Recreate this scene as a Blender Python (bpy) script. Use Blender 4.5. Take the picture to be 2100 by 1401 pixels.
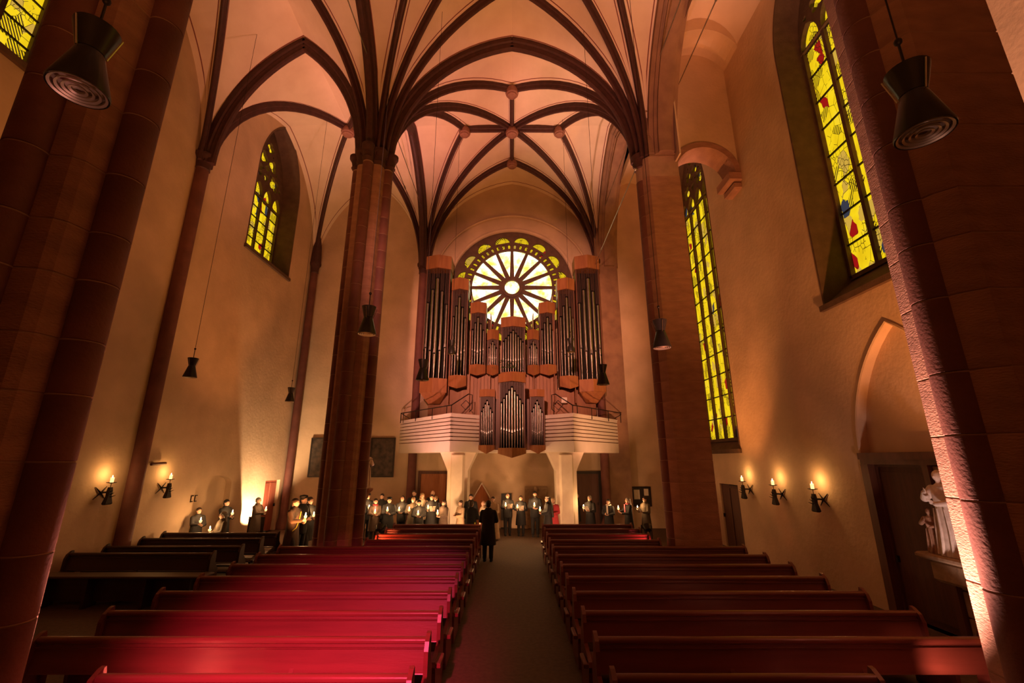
import bpy, bmesh, math, random
from mathutils import Vector, Matrix
from mathutils.geometry import delaunay_2d_cdt
random.seed(7)
S = bpy.context.scene
for o in list(bpy.data.objects): bpy.data.objects.remove(o)
COL = S.collection
PI = math.pi
# ------------------------------------------------------------------ camera
CAMZ, F, TILT = 3.0, 894.0, math.radians(15.15)
cd = bpy.data.cameras.new('camera'); cam = bpy.data.objects.new('camera', cd); COL.objects.link(cam)
cd.sensor_width = 36.0; cd.lens = 36.0 * F / 2100.0; cd.clip_start = 0.05; cd.clip_end = 200
cam.location = (0, 0, CAMZ); cam.rotation_euler = (PI / 2 + TILT, 0, 0)
S.camera = cam
# ------------------------------------------------------------------ world / exposure
W = bpy.data.worlds.new('night'); S.world = W; W.use_nodes = True
W.node_tree.nodes['Background'].inputs[0].default_value = (0.0, 0.0, 0.0, 1)
W.node_tree.nodes['Background'].inputs[1].default_value = 1.0
S.view_settings.view_transform = 'Standard'; S.view_settings.look = 'None'
S.view_settings.exposure = 0.0; S.view_settings.gamma = 1.0; S.view_settings.use_curve_mapping = False
# ------------------------------------------------------------------ floodlights standing on the church floor, plus added fill
AMBER = (1.0, 0.335, 0.088); PINK = (1.0, 0.36, 0.27); RED = (1.0, 0.10, 0.10); WARM = (1.0, 0.62, 0.32)
FLOODS = []                                   # housings are modelled further down
def flood(loc, aim, col, watt, ang=110, blend=0.6, size=0.12, fixture=True):
    l = bpy.data.lights.new('flood_light', 'SPOT'); l.energy = watt; l.color = col
    l.spot_size = math.radians(ang); l.spot_blend = blend; l.shadow_soft_size = size
    o = bpy.data.objects.new('flood_light', l); COL.objects.link(o); o.location = loc
    o.rotation_euler = (Vector(aim) - Vector(loc)).to_track_quat('-Z', 'Y').to_euler()
    if fixture: FLOODS.append((Vector(loc), (Vector(aim) - Vector(loc)).normalized()))
    return o
# nave: beside the second pair of pillars, up into the last vault
flood((-3.98, 13.95, .42), (-3.35, 15.5, 16.5), (1.0, .32, .31), 6500, 36, .9)
flood((4.1, 13.9, .42), (4.0, 15.6, 16.5), (1.0, .46, .32), 8800, 34, .9)
# beside the first pair of pillars, grazing up their shafts
flood((-4.02, 5.12, .30), (-4.30, 4.6, 6), (1.0, .42, .34), 5000, 60)
flood((3.72, 5.18, .30), (4.55, 4.6, 6), (1.0, .50, .37), 3600, 58)
flood((3.3, 5.15, .3), (3.5, 10.8, 15.5), PINK, 5500, 30, .9)
flood((-3.3, 5.15, .3), (-2.6, 9.0, 17), AMBER, 1500, 60)
# left aisle
flood((-5.6, 13.5, .35), (-7.2, 15.0, 17), (1.0, .40, .29), 5000, 42, .9)
flood((-9.72, 18.3, .32), (-10.5, 18.75, 1.9), WARM, 1200, 100, .5, .03)
flood((-5.5, 4.75, .35), (-8.2, 8.6, 17), AMBER, 1500, 75)
flood((-5.75, 13.1, .35), (-8.6, 17.5, 14), AMBER, 1200, 70)
# right aisle
flood((5.75, 5.0, .35), (6.6, 9.5, 17), AMBER, 3200, 85, 1.0)
flood((5.75, 13.5, .35), (6.2, 17.5, 16), AMBER, 1500, 70)
flood((6.65, 6.5, .35), (7.5, 8.0, 2.2), (1.0, .6, .5), 150, 44)
flood((-4.05, 14.5, 1.05), (-3.5, 19, 5.0), (1.0, .39, .32), 1300, 48, .8)
flood((4.15, 14.5, 1.05), (3.9, 19.5, 5.2), (1.0, .42, .21), 1150, 48, .8)
# small spots added for the floodlights' low spill on the pew ends
flood((-4.0, 13.0, .62), (-3.2, 13.55, .75), (1.0, .17, .05), 240, 100)
flood((4.02, 13.0, .62), (3.2, 13.6, .75), (1.0, .10, .10), 100, 80)
flood((4.62, 5.36, .55), (5.45, 5.95, .82), (1.0, .36, .22), 60, 80)
flood((-2.1, 16.0, .30), (-.9, 21, 2.0), (1.0, .52, .24), 320, 120)  # added fill pair hidden behind the last pews, brightens the candlelit back wall
flood((1.45, 16.0, .30), (2.6, 21, 2.0), (1.0, .48, .22), 200, 120)
# unseen floods behind the camera: added fill for vault and organ, red pew flood
flood((0, -2.5, .4), (0, -.8, 17), AMBER, 1500, 100, .8, .4, False)
flood((-1.6, -4.5, 7.6), (.1, 19, 9.0), (1, .38, .25), 21000, 31, .8, .3, False)
flood((-1.2, -0.6, 4.2), (-2.3, 5.6, .6), (1.0, .065, .15), 8000, 36, 1.0, .1, False)
# ------------------------------------------------------------------ pixel helpers (2100 x 1401 frame)
CT, ST = math.cos(TILT), math.sin(TILT)
def ray(px, py):
    a, b = px - 1050.0, 700.5 - py
    return a, F * CT - b * ST, F * ST + b * CT
def atY(px, py, Y):
    x, y, z = ray(px, py); t = Y / y; return Vector((x * t, Y, CAMZ + z * t))
def atX(px, py, X):
    x, y, z = ray(px, py); t = X / x; return Vector((X, y * t, CAMZ + z * t))
def atZ(px, py, Z):
    x, y, z = ray(px, py); t = (Z - CAMZ) / z; return Vector((x * t, y * t, Z))
# ------------------------------------------------------------------ mesh builder
class MB:
    def __init__(s): s.v = []; s.f = []; s.m = []; s.cur = 0
    def add(s, vs, fs):
        b = len(s.v); s.v += [tuple(p) for p in vs]; s.f += [tuple(i + b for i in f) for f in fs]; s.m += [s.cur] * len(fs); return s
    def box(s, x0, x1, y0, y1, z0, z1):
        vs = [(x, y, z) for z in (z0, z1) for y in (y0, y1) for x in (x0, x1)]
        return s.add(vs, [(0, 2, 3, 1), (4, 5, 7, 6), (0, 1, 5, 4), (2, 6, 7, 3), (0, 4, 6, 2), (1, 3, 7, 5)])
    def bbox(s, x0, x1, y0, y1, z0, z1, c=.01):           # box with chamfered long edges (8-gon rings)
        vs = []
        for z, i in ((z0, c), (z0 + c, 0), (z1 - c, 0), (z1, c)):
            vs += [(x0 + i, y0 + i, z), (x1 - i, y0 + i, z), (x1 - i, y1 - i, z), (x0 + i, y1 - i, z)]
        fs = [(3, 2, 1, 0), (12, 13, 14, 15)]
        for k in range(3):
            for j in range(4): fs.append((k * 4 + j, k * 4 + (j + 1) % 4, k * 4 + 4 + (j + 1) % 4, k * 4 + 4 + j))
        return s.add(vs, fs)
    def prism(s, poly, a, b, axis='z', poly2=None):        # polygon (2d) extruded a..b on axis
        def mk(p, h): return {'z': (p[0], p[1], h), 'y': (p[0], h, p[1]), 'x': (h, p[0], p[1])}[axis]
        n = len(poly); q = poly2 or poly
        vs = [mk(p, a) for p in poly] + [mk(p, b) for p in q]
        fs = [tuple(range(n - 1, -1, -1)), tuple(range(n, 2 * n))] + [(i, (i + 1) % n, n + (i + 1) % n, n + i) for i in range(n)]
        return s.add(vs, fs)
    def loft(s, rings, closed=True, cap=True):
        n = len(rings[0]); vs = [p for r in rings for p in r]; fs = []
        for k in range(len(rings) - 1):
            for j in range(n if closed else n - 1):
                fs.append((k * n + j, k * n + (j + 1) % n, (k + 1) * n + (j + 1) % n, (k + 1) * n + j))
        if cap and closed: fs += [tuple(range(n - 1, -1, -1)), tuple((len(rings) - 1) * n + j for j in range(n))]
        return s.add(vs, fs)
    def lathe(s, prof, seg=16, c=(0, 0, 0), sx=1, sy=1, cap=True):   # prof [(r,z)]
        return s.loft([[(c[0] + r * sx * math.cos(2 * PI * j / seg), c[1] + r * sy * math.sin(2 * PI * j / seg), c[2] + z) for j in range(seg)] for r, z in prof], cap=cap)
    def tube(s, pts, r, seg=8, closed=False):
        pts = [Vector(p) for p in pts]; n = len(pts); rs = r if isinstance(r, (list, tuple)) else [r] * n
        rings = []; up = None
        for i in range(n):
            t = (pts[(i + 1) % n] - pts[i - 1]) if closed else (pts[min(i + 1, n - 1)] - pts[max(i - 1, 0)])
            t.normalize()
            if up is None: up = Vector((0, 0, 1)) if abs(t.z) < .9 else Vector((1, 0, 0))
            a = t.cross(up)
            if a.length < 1e-4: a = t.cross(Vector((0, 1, 0)))
            a.normalize(); b = a.cross(t).normalized(); up = b
            rings.append([pts[i] + a * (rs[i] * math.cos(2 * PI * j / seg)) + b * (rs[i] * math.sin(2 * PI * j / seg)) for j in range(seg)])
        if closed: rings.append(rings[0])
        return s.loft(rings, cap=not closed)
    def ell(s, c, r, seg=12, rg=8):
        rings = []
        for k in range(1, rg):
            ph = PI * k / rg; rings.append([(c[0] + r[0] * math.sin(ph) * math.cos(2 * PI * j / seg), c[1] + r[1] * math.sin(ph) * math.sin(2 * PI * j / seg), c[2] - r[2] * math.cos(ph)) for j in range(seg)])
        b = len(s.v); s.loft(rings, cap=False)
        m = len(rings) - 1; s.add([(c[0], c[1], c[2] - r[2]), (c[0], c[1], c[2] + r[2])], [])
        bb = len(s.v) - 2
        for j in range(seg):
            s.f.append((bb, b + (j + 1) % seg, b + j)); s.m.append(s.cur)
            s.f.append((bb + 1, b + m * seg + j, b + m * seg + (j + 1) % seg)); s.m.append(s.cur)
        return s
    def cap(s, p0, p1, r0, r1, seg=10):                    # tapered capsule
        p0, p1 = Vector(p0), Vector(p1); d = (p1 - p0); L = d.length or 1e-5; d /= L
        pts = []; rs = []
        for k in range(4): a = PI / 2 * k / 4; pts.append(p0 - d * r0 * math.cos(a)); rs.append(max(r0 * math.sin(a), .001))
        pts += [p0, p1]; rs += [r0, r1]
        for k in range(1, 5): a = PI / 2 * k / 4; pts.append(p1 + d * r1 * math.sin(a)); rs.append(max(r1 * math.cos(a), .001))
        return s.tube(pts, rs, seg)
    def mesh(s, name, mats, smooth=None):
        me = bpy.data.meshes.new(name); me.from_pydata(s.v, [], s.f)
        for m in (mats if isinstance(mats, (list, tuple)) else [mats]): me.materials.append(MAT[m])
        if any(s.m): me.polygons.foreach_set('material_index', s.m)
        bm = bmesh.new(); bm.from_mesh(me); bmesh.ops.recalc_face_normals(bm, faces=bm.faces); bm.to_mesh(me); bm.free()
        if smooth is not None:
            me.polygons.foreach_set('use_smooth', [True] * len(me.polygons)); me.set_sharp_from_angle(angle=math.radians(smooth))
        me.update(); return me
    def build(s, name, mats, parent=None, loc=(0, 0, 0), rz=0, smooth=None):
        return link(name, s.mesh(name, mats, smooth), parent, loc, rz)
def link(name, me, parent=None, loc=(0, 0, 0), rz=0):
    o = bpy.data.objects.new(name, me); COL.objects.link(o); o.location = loc; o.rotation_euler = (0, 0, rz); o.parent = parent; return o
def tag(o, label, cat, group=None):
    o['label'] = label; o['category'] = cat
    if group: o['group'] = group
    return o
def thing(name, label, cat, loc=(0, 0, 0), rz=0, group=None):
    o = bpy.data.objects.new(name, None); COL.objects.link(o); o.location = loc; o.rotation_euler = (0, 0, rz); o.empty_display_size = .1
    return tag(o, label, cat, group)
def struct(o, label=None):
    o['kind'] = 'structure'
    if label: o['label'] = label
    return o
def pip(p, poly):
    c = False; n = len(poly); x, y = p
    for i in range(n):
        x1, y1 = poly[i]; x2, y2 = poly[i - 1]
        if (y1 > y) != (y2 > y) and x < (x2 - x1) * (y - y1) / (y2 - y1) + x1: c = not c
    return c
def plate(mb, outer, holes, fn, d0, d1):                   # flat plate with holes; fn(u,v,d)->3d
    loops = [outer] + holes; vs = []; es = []
    for l in loops:
        b = len(vs); vs += [Vector(p) for p in l]; es += [(b + i, b + (i + 1) % len(l)) for i in range(len(l))]
    r = delaunay_2d_cdt(vs, es, [], 0, 1e-5); ov, of = r[0], r[2]; keep = []
    for f in of:
        c = ((ov[f[0]].x + ov[f[1]].x + ov[f[2]].x) / 3, (ov[f[0]].y + ov[f[1]].y + ov[f[2]].y) / 3)
        if pip(c, outer) and not any(pip(c, h) for h in holes): keep.append(tuple(f))
    n = len(ov)
    mb.add([fn(p.x, p.y, d0) for p in ov] + [fn(p.x, p.y, d1) for p in ov], keep + [tuple(i + n for i in reversed(f)) for f in keep])
    for l in loops:
        k = len(l); mb.add([fn(p[0], p[1], d0) for p in l] + [fn(p[0], p[1], d1) for p in l], [(i, (i + 1) % k, k + (i + 1) % k, k + i) for i in range(k)])
    return mb
def arch_pts(c, hw, z0, zs, za, n=10):                     # closed pointed arch outline, counter-clockwise from lower left
    H = za - zs; L = hw; pts = [(c - hw, z0), (c + hw, z0)]
    def prof(k):
        if H >= L * .999:
            R = (L * L + H * H) / (2 * L); pm = math.acos(max(-1, min(1, (R - L) / R))); a = pm * k; return R * (1 - math.cos(a)), R * math.sin(a)
        a = PI / 2 * k; return L * (1 - math.cos(a)), H * math.sin(a)
    for k in range(n + 1):
        h, z = prof(k / n); pts.append((c + hw - h, zs + z))
    for k in range(n - 1, -1, -1):
        h, z = prof(k / n); pts.append((c - hw + h, zs + z))
    return pts
def foil(c, r, n, rot=0, k=.75, m=36):
    return [(c[0] + r * (1 - k + k * abs(math.cos(n * (a - rot) / 2))) * math.cos(a), c[1] + r * (1 - k + k * abs(math.cos(n * (a - rot) / 2))) * math.sin(a)) for a in [2 * PI * i / m for i in range(m)]]
def circ(c, r, m=24): return [(c[0] + r * math.cos(2 * PI * i / m), c[1] + r * math.sin(2 * PI * i / m)) for i in range(m)]
# ------------------------------------------------------------------ materials
MAT = {}
def nodes(name):
    m = bpy.data.materials.new(name); m.use_nodes = True; MAT[name] = m; nt = m.node_tree
    return m, nt, nt.nodes['Principled BSDF']
def ramp(nt, fac, stops):
    r = nt.nodes.new('ShaderNodeValToRGB'); nt.links.new(fac, r.inputs[0]); e = r.color_ramp.elements
    while len(e) < len(stops): e.new(.5)
    for el, (p, c) in zip(e, stops): el.position = p; el.color = (*c, 1)
    return r.outputs[0]
def mat(name, c1, c2=None, rough=.8, scale=3.0, bump=0.0, bscale=30, metal=0, detail=4, stretch=(1, 1, 1), spec=.5, obj=True):
    m, nt, b = nodes(name); c2 = c2 or tuple(x * .75 for x in c1)
    tc = nt.nodes.new('ShaderNodeTexCoord'); mp = nt.nodes.new('ShaderNodeMapping'); mp.inputs['Scale'].default_value = stretch
    nt.links.new(tc.outputs['Object'], mp.inputs[0])
    no = nt.nodes.new('ShaderNodeTexNoise'); no.inputs['Scale'].default_value = scale; no.inputs['Detail'].default_value = detail
    nt.links.new(mp.outputs[0], no.inputs[0])
    nt.links.new(ramp(nt, no.outputs[0], [(.32, c2), (.68, c1)]), b.inputs['Base Color'])
    b.inputs['Roughness'].default_value = rough; b.inputs['Metallic'].default_value = metal; b.inputs['Specular IOR Level'].default_value = spec
    if bump:
        n2 = nt.nodes.new('ShaderNodeTexNoise'); n2.inputs['Scale'].default_value = bscale; n2.inputs['Detail'].default_value = 5; nt.links.new(mp.outputs[0], n2.inputs[0])
        bp = nt.nodes.new('ShaderNodeBump'); bp.inputs['Strength'].default_value = bump; bp.inputs['Distance'].default_value = .03
        nt.links.new(n2.outputs[0], bp.inputs['Height']); nt.links.new(bp.outputs[0], b.inputs['Normal'])
    return m
def emis(name, col, st):
    m, nt, b = nodes(name); b.inputs['Base Color'].default_value = (*col, 1); b.inputs['Emission Color'].default_value = (*col, 1); b.inputs['Emission Strength'].default_value = st; return m
mat('plaster', (.70, .52, .35), (.56, .41, .27), .92, .9, .35, 9)
mat('vault_plaster', (.78, .63, .49), (.70, .55, .42), .92, 1.2, .08, 12)
mat('line_paint', (.22, .06, .045), (.17, .045, .035), .8)
mat('rib_stone', (.075, .025, .022), (.05, .018, .016), .65, 6, .15, 40)
mat('sandstone', (.44, .235, .165), (.31, .16, .115), .85, 2.2, .5, 24, stretch=(1, 1, 2.6))
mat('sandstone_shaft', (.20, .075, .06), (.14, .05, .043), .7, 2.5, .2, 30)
mat('sandstone_brown', (.31, .175, .105), (.22, .12, .075), .85, 2.2, .3, 24)
mat('mortar', (.46, .29, .21), None, .9)
mat('dark_stone', (.13, .075, .045), (.09, .05, .03), .8, 4, .3, 30)
mat('floor_stone', (.10, .058, .035), (.065, .037, .023), .75, 14, .2, 60)
mat('platform_wood', (.12, .055, .035), (.08, .035, .025), .6, 4)
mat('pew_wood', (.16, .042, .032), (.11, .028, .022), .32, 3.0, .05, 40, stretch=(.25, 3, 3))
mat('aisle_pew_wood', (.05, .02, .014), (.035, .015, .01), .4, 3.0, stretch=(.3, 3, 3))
mat('oak', (.36, .15, .055), (.27, .10, .035), .5, 3, .05, 40, stretch=(3, 3, .4))
mat('oak_dark', (.15, .055, .027), (.10, .038, .02), .5, 3, stretch=(3, 3, .3))
mat('grille_wood', (.07, .03, .018), None, .6)
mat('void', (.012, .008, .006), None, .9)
mat('boss_stone', (.34, .16, .11), (.25, .11, .08), .7, 8, .3, 30)
mat('board_joint', (.30, .18, .12), None, .8)
mat('pipe_tin', (.40, .36, .33), (.31, .28, .25), .33, 5, metal=1.0)
mat('white_board', (.84, .76, .68), (.78, .70, .62), .6, 2)
mat('concrete', (.74, .64, .53), (.66, .56, .46), .8, 3, .1, 30)
mat('iron', (.035, .025, .02), None, .55, metal=.6)
mat('lamp_black', (.03, .026, .022), (.022, .02, .018), .35, 6, metal=.3)
mat('lamp_ring', (.55, .45, .36), None, .4, metal=.6)
mat('door_red', (.42, .12, .075), (.30, .08, .05), .55, 4, stretch=(4, 4, .4))
mat('door_dark', (.12, .045, .025), (.08, .03, .018), .6, 4, stretch=(4, 4, .4))
mat('door_orange', (.45, .16, .05), (.34, .11, .035), .55, 4, stretch=(4, 4, .4))
mat('painting_dark', (.10, .07, .05), (.02, .016, .014), .5, 5, detail=8)
mat('frame_dark', (.03, .02, .015), None, .5)
mat('paper', (.80, .72, .58), (.72, .64, .5), .8, 20)
mat('wax', (.85, .66, .35), None, .5)
emis('wax_glow', (1.0, .56, .20), 2.2)  # emission stands in for flame light glowing through wax and drip cups
emis('flame', (1.0, .74, .42), 22)
mat('steel', (.62, .58, .55), None, .3, metal=1)
mat('statue_white', (.80, .72, .64), (.62, .54, .47), .7, 8, .2, 20)
mat('statue_wood', (.40, .24, .15), (.26, .14, .09), .6, 8, .2, 20)
mat('relief_stone', (.42, .30, .19), (.30, .20, .12), .85, 9, .6, 12)
mat('skin', (.60, .36, .26), (.54, .31, .22), .6, 5)
for k, c in dict(black=(.010, .009, .010), charcoal=(.022, .02, .02), brown=(.075, .045, .03), olive=(.09, .065, .04), grey=(.10, .09, .085), navy=(.025, .028, .045),
                 red=(.42, .035, .05), cream=(.62, .50, .36), beige=(.46, .32, .20), white=(.75, .70, .64), yellow=(.65, .55, .05), pink=(.65, .12, .16), green=(.05, .08, .05)).items():
    mat('cloth_' + k, c, tuple(x * .8 for x in c), .85, 12, .2, 60)
for k, c in dict(black=(.015, .012, .01), brown=(.06, .032, .018), grey=(.32, .29, .26), blond=(.34, .22, .11), white=(.55, .52, .48)).items():
    mat('hair_' + k, c, tuple(x * .7 for x in c), .6, 25, .3, 60)
mat('leaf', (.05, .09, .03), (.03, .05, .02), .5, 10)
def glass(name, plane, strength, white=False):
    m, nt, b = nodes(name); N = nt.nodes.new; L = nt.links.new
    g = N('ShaderNodeNewGeometry'); sp = N('ShaderNodeSeparateXYZ'); L(g.outputs['Position'], sp.inputs[0]); cb = N('ShaderNodeCombineXYZ')
    ms = N('ShaderNodeMath'); ms.operation = 'MULTIPLY'; ms.inputs[1].default_value = 1.7 if plane == 'yz' else 1.0; L(sp.outputs['Y' if plane == 'yz' else 'X'], ms.inputs[0]); L(ms.outputs[0], cb.inputs[0]); L(sp.outputs['Z'], cb.inputs[1])
    def vor(scale, feat, metric='CHEBYCHEV'):
        v = N('ShaderNodeTexVoronoi'); v.voronoi_dimensions = '2D'; v.feature = feat
        if feat != 'DISTANCE_TO_EDGE': v.distance = metric
        v.inputs['Scale'].default_value = scale; L(cb.outputs[0], v.inputs['Vector']); return v
    def mth(op, a, c):
        q = N('ShaderNodeMath'); q.operation = op
        for i, x in enumerate((a, c)):
            if isinstance(x, (int, float)): q.inputs[i].default_value = x
            else: L(x, q.inputs[i])
        return q.outputs[0]
    def mix(f, a, c):
        q = N('ShaderNodeMix'); q.data_type = 'RGBA'; L(f, q.inputs['Factor'])
        for s_, x in (('A', a), ('B', c)):
            i = [i for i in q.inputs if i.name == s_ and i.type == 'RGBA'][0]
            if isinstance(x, tuple): i.default_value = (*x, 1)
            else: L(x, i)
        return [o for o in q.outputs if o.type == 'RGBA'][0]
    v = vor(2.9 if not white else 1.8, 'F1'); sc = N('ShaderNodeSeparateColor'); L(v.outputs['Color'], sc.inputs[0]); r1, r2 = sc.outputs[0], sc.outputs[1]
    no = N('ShaderNodeTexNoise'); no.inputs['Scale'].default_value = 1.6 if not white else 2.2; L(cb.outputs[0], no.inputs[0])
    if white: col = ramp(nt, no.outputs[0], [(.40, (1, .93, .72)), (.52, (1, .82, .30)), (.66, (.9, .55, .05))])
    else: col = ramp(nt, no.outputs[0], [(.3, (.80, .52, .006)), (.6, (.96, .67, .010)), (.8, (.88, .62, .05))])
    if not white:
        wv = N('ShaderNodeTexWave'); wv.inputs['Scale'].default_value = 5.0; wv.bands_direction = 'DIAGONAL'; L(cb.outputs[0], wv.inputs[0])
        hatch = mth('MULTIPLY', mth('GREATER_THAN', wv.outputs[1], .55), mth('GREATER_THAN', r2, .80)); col = mix(hatch, col, (.02, .012, .004))
        red = mth('GREATER_THAN', r1, .965); col = mix(red, col, (.33, .006, .006))
        blu = mth('LESS_THAN', r1, .03); col = mix(blu, col, (.035, .04, .06))
        pale = mth('LESS_THAN', r2, .12); col = mix(pale, col, (.62, .38, .05))
        vl = vor(2.9, 'DISTANCE_TO_EDGE'); col = mix(mth('MULTIPLY', mth('LESS_THAN', vl.outputs['Distance'], .018), mth('GREATER_THAN', r1, .35)), col, (.015, .01, .003))
        v3 = vor(6.5, 'DISTANCE_TO_EDGE'); n3 = N('ShaderNodeTexNoise'); n3.inputs['Scale'].default_value = .9; L(cb.outputs[0], n3.inputs[0])
        col = mix(mth('MULTIPLY', mth('LESS_THAN', v3.outputs['Distance'], .05), mth('GREATER_THAN', n3.outputs[0], .57)), col, (.02, .012, .003))
    else:
        v3 = vor(3.2, 'DISTANCE_TO_EDGE'); n3 = N('ShaderNodeTexNoise'); n3.inputs['Scale'].default_value = 2.4; L(cb.outputs[0], n3.inputs[0])
        col = mix(mth('MULTIPLY', mth('LESS_THAN', v3.outputs['Distance'], .022), mth('GREATER_THAN', n3.outputs[0], .5)), col, (.12, .09, .06))
    b.inputs['Base Color'].default_value = (.02, .015, .005, 1); b.inputs['Roughness'].default_value = .3
    L(col, b.inputs['Emission Color']); b.inputs['Emission Strength'].default_value = strength
    return m
glass('stained_glass', 'yz', 1.0)
glass('rose_glass_bright', 'xz', 2.6, True)
glass('rose_glass_amber', 'xz', .75)
# ================================================================== STRUCTURE
XL, XR, XA, YB = -10.5, 7.7, 4.65, 21.2
Y0, Y1, Y2 = -4.8, 3.9, 12.6
ZS, ZC = 12.6, 17.8
YF = -6.0
mb = MB().box(XL - .8, XR + .8, YF, YB + .8, -.3, 0); struct(mb.build('floor', 'floor_stone'))
# ---- outlines used by walls
WL = [(17.25, 1.66, 11.2, 15.0, 18.1), (8.1, 1.66, 11.2, 15.0, 18.1)]          # left windows: centre y, half width, sill, spring, apex
WR = [(8.35, 1.75, 6.65, 14.2, 17.2), (16.65, 1.5, 3.35, 13.6, 16.7)]          # right windows
niche = arch_pts(16.2, .95, 0.0, 2.15, 2.45, 8)
reddoor = [(19.5, 0), (20.7, 0), (20.7, 2.12), (19.5, 2.12)]
portal = arch_pts(8.55, 1.38, 0.0, 3.1, 5.75, 10)
sdoor = [(15.65, 0), (17.0, 0), (17.0, 2.15), (15.65, 2.15)]
def left_wall_fn(u, v, d): return (XL - d, u, v)
def right_wall_fn(u, v, d): return (XR + d, u, v)
ou = [(YF, 0), (YB + .5, 0), (YB + .5, 19.5), (YF, 19.5)]
wl = MB(); plate(wl, ou, [arch_pts(*w, 12) for w in WL] + [niche, reddoor], left_wall_fn, 0, .35); wall_left = struct(wl.build('wall_left', 'plaster'))
wr = MB(); plate(wr, ou, [arch_pts(*w, 12) for w in WR] + [portal, sdoor], right_wall_fn, 0, .35); wall_right = struct(wr.build('wall_right', 'plaster'))
RC = atY(1050, 588, YB); RCZ = RC.z; RR = 3.16
wb = MB(); plate(wb, [(XL - .4, 0), (XR + .4, 0), (XR + .4, 19.5), (XL - .4, 19.5)], [circ((0, RCZ), RR + .18, 64)], lambda u, v, d: (u, YB + d, v), 0, .5)
wall_back = struct(wb.build('wall_back', 'plaster'))
struct(MB().box(XL - .4, XR + .4, YF - .3, YF, 0, 19.5).build('wall_front', 'plaster'))
# backs of the recesses
MB().box(XL - .6, XL - .22, 15.2, 17.2, 0, 2.5).build('niche_back', 'plaster', wall_left)
MB().box(XR + .2, XR + .5, 7.0, 10.0, 3.05, 5.9).build('blind_arch_panel', 'plaster', wall_right)
# blind pointed arch moulding over the portal
ap = arch_pts(8.55, 1.38, 3.1, 3.1, 5.75, 14)[1:]
MB().tube([(XR - .01, p[0], p[1]) for p in ap], .035, 6).build('arch_moulding', 'plaster', wall_right, smooth=40)
# moulded round arch over the rose
cx = [(math.cos(a) * 4.15, YB - .05, RCZ + .1 + math.sin(a) * 4.0) for a in [PI * i / 40 for i in range(41)]]
MB().tube(cx, .07, 6).build('arch_moulding', 'plaster', wall_back, smooth=40)
# ---- windows
def side_window(n, w, X, sgn, nl, rows, zt, label, depth=.85, splay=.18, sill=.6):
    c, hw, z0, zs, za = w; hi = hw - splay; zi = z0 + sill; zai = za - splay * 1.3
    fn = lambda u, v, d: (X + sgn * d, u, v)
    out = arch_pts(c, hw, z0, zs, za, 12); inn = arch_pts(c, hi, zi, zs, zai, 12)
    root = MB(); root.loft([[fn(p[0], p[1], -.02) for p in out], [fn(p[0], p[1], depth) for p in inn]], cap=False)
    # raised outer edge moulding
    root.loft([[fn(p[0], p[1], -.02) for p in out], [fn(c + (p[0] - c) * 1.03, p[1] + (.04 if p[1] > z0 else -.05), -.02) for p in out], [fn(c + (p[0] - c) * 1.03, p[1] + (.04 if p[1] > z0 else -.05), .05) for p in out]], cap=False)
    root = struct(root.build('window_%d' % n, 'dark_stone'), label)
    bx = lambda u0, u1, v0, v1, d0, d1: MB().box(*sorted((X + sgn * d0, X + sgn * d1)), u0, u1, v0, v1)
    bx(c - hw - .1, c + hw + .1, z0 - .14, z0, -.1, .3).build('window_sill', 'dark_stone', root)
    pitch = 2 * hi / nl; mw = .10
    bx(c - hi, c + hi, zi - .05, zi + .06, depth - .12, depth + .05).build('bottom_rail', 'dark_stone', root)
    for i in range(1, nl): bx(c - hi + i * pitch - mw / 2, c - hi + i * pitch + mw / 2, zi, zt + .3, depth - .10, depth + .1).build('mullion', 'dark_stone', root)
    for s_ in (-1, 1): bx(*sorted((c + s_ * hi, c + s_ * (hi - .06))), zi, zt + .3, depth - .12, depth + .1).build('mullion', 'dark_stone', root)
    rh = (zt - zi) / rows
    for r in range(1, rows + 1): bx(c - hi, c + hi, zi + r * rh - .018, zi + r * rh + .018, depth - .06, depth - .02).build('saddle_bar', 'iron', root)
    for i in range(nl):
        for r in range(rows):
            bx(c - hi + i * pitch + .02, c - hi + (i + 1) * pitch - .02, zi + r * rh, zi + (r + 1) * rh, depth, depth + .02).build('pane', 'stained_glass', root)
    # tracery: lancet heads and foils cut through a stone plate
    head = [p for p in arch_pts(c, hi + .02, zt - .001, zs if zs > zt else zt, zai + .02, 12)]
    holes = []
    for i in range(nl):
        cc = c - hi + (i + .5) * pitch; holes.append(arch_pts(cc, pitch / 2 - mw / 2 - .01, zt + .04, zt + .12, zt + .12 + pitch * .75, 5))
    ku, kv = hi / 1.48, (zai - zt) / 3.57; fo = lambda u, v, r, n, rot: holes.append(foil((c + u * ku, zt + v * kv), r * min(ku, kv), n, rot, .42))
    fo(.66, 1.18, .37, 4, .6); fo(-.66, 1.18, .37, 4, -.6); fo(0, 1.12, .2, 3, -PI / 2); fo(.36, 1.95, .31, 3, PI / 2 - .4); fo(-.36, 1.95, .31, 3, PI / 2 + .4); fo(0, 2.68, .27, 4, 0); fo(0, 1.62, .17, 4, 0)
    for s_ in (-1, 1): fo(s_ * 1.12, 1.12, .11, 3, 0); fo(s_ * .32, 1.42, .08, 3, 0); fo(s_ * .72, 1.72, .09, 3, 0); fo(s_ * .28, 2.4, .07, 3, 0)
    holes = [h for h in holes if all(pip(p, head) for p in h)]
    t = MB(); plate(t, head, holes, fn, depth - .14, depth + .08); t.build('tracery', 'dark_stone', root)
    g = MB(); plate(g, arch_pts(c, hi, zt, zs if zs > zt else zt, zai, 12), [], fn, depth, depth + .02); g.build('pane', 'stained_glass', root)
side_window(1, WL[0], XL, -1, 4, 5, 14.3, 'pointed yellow stained glass window high on the left wall')
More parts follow.
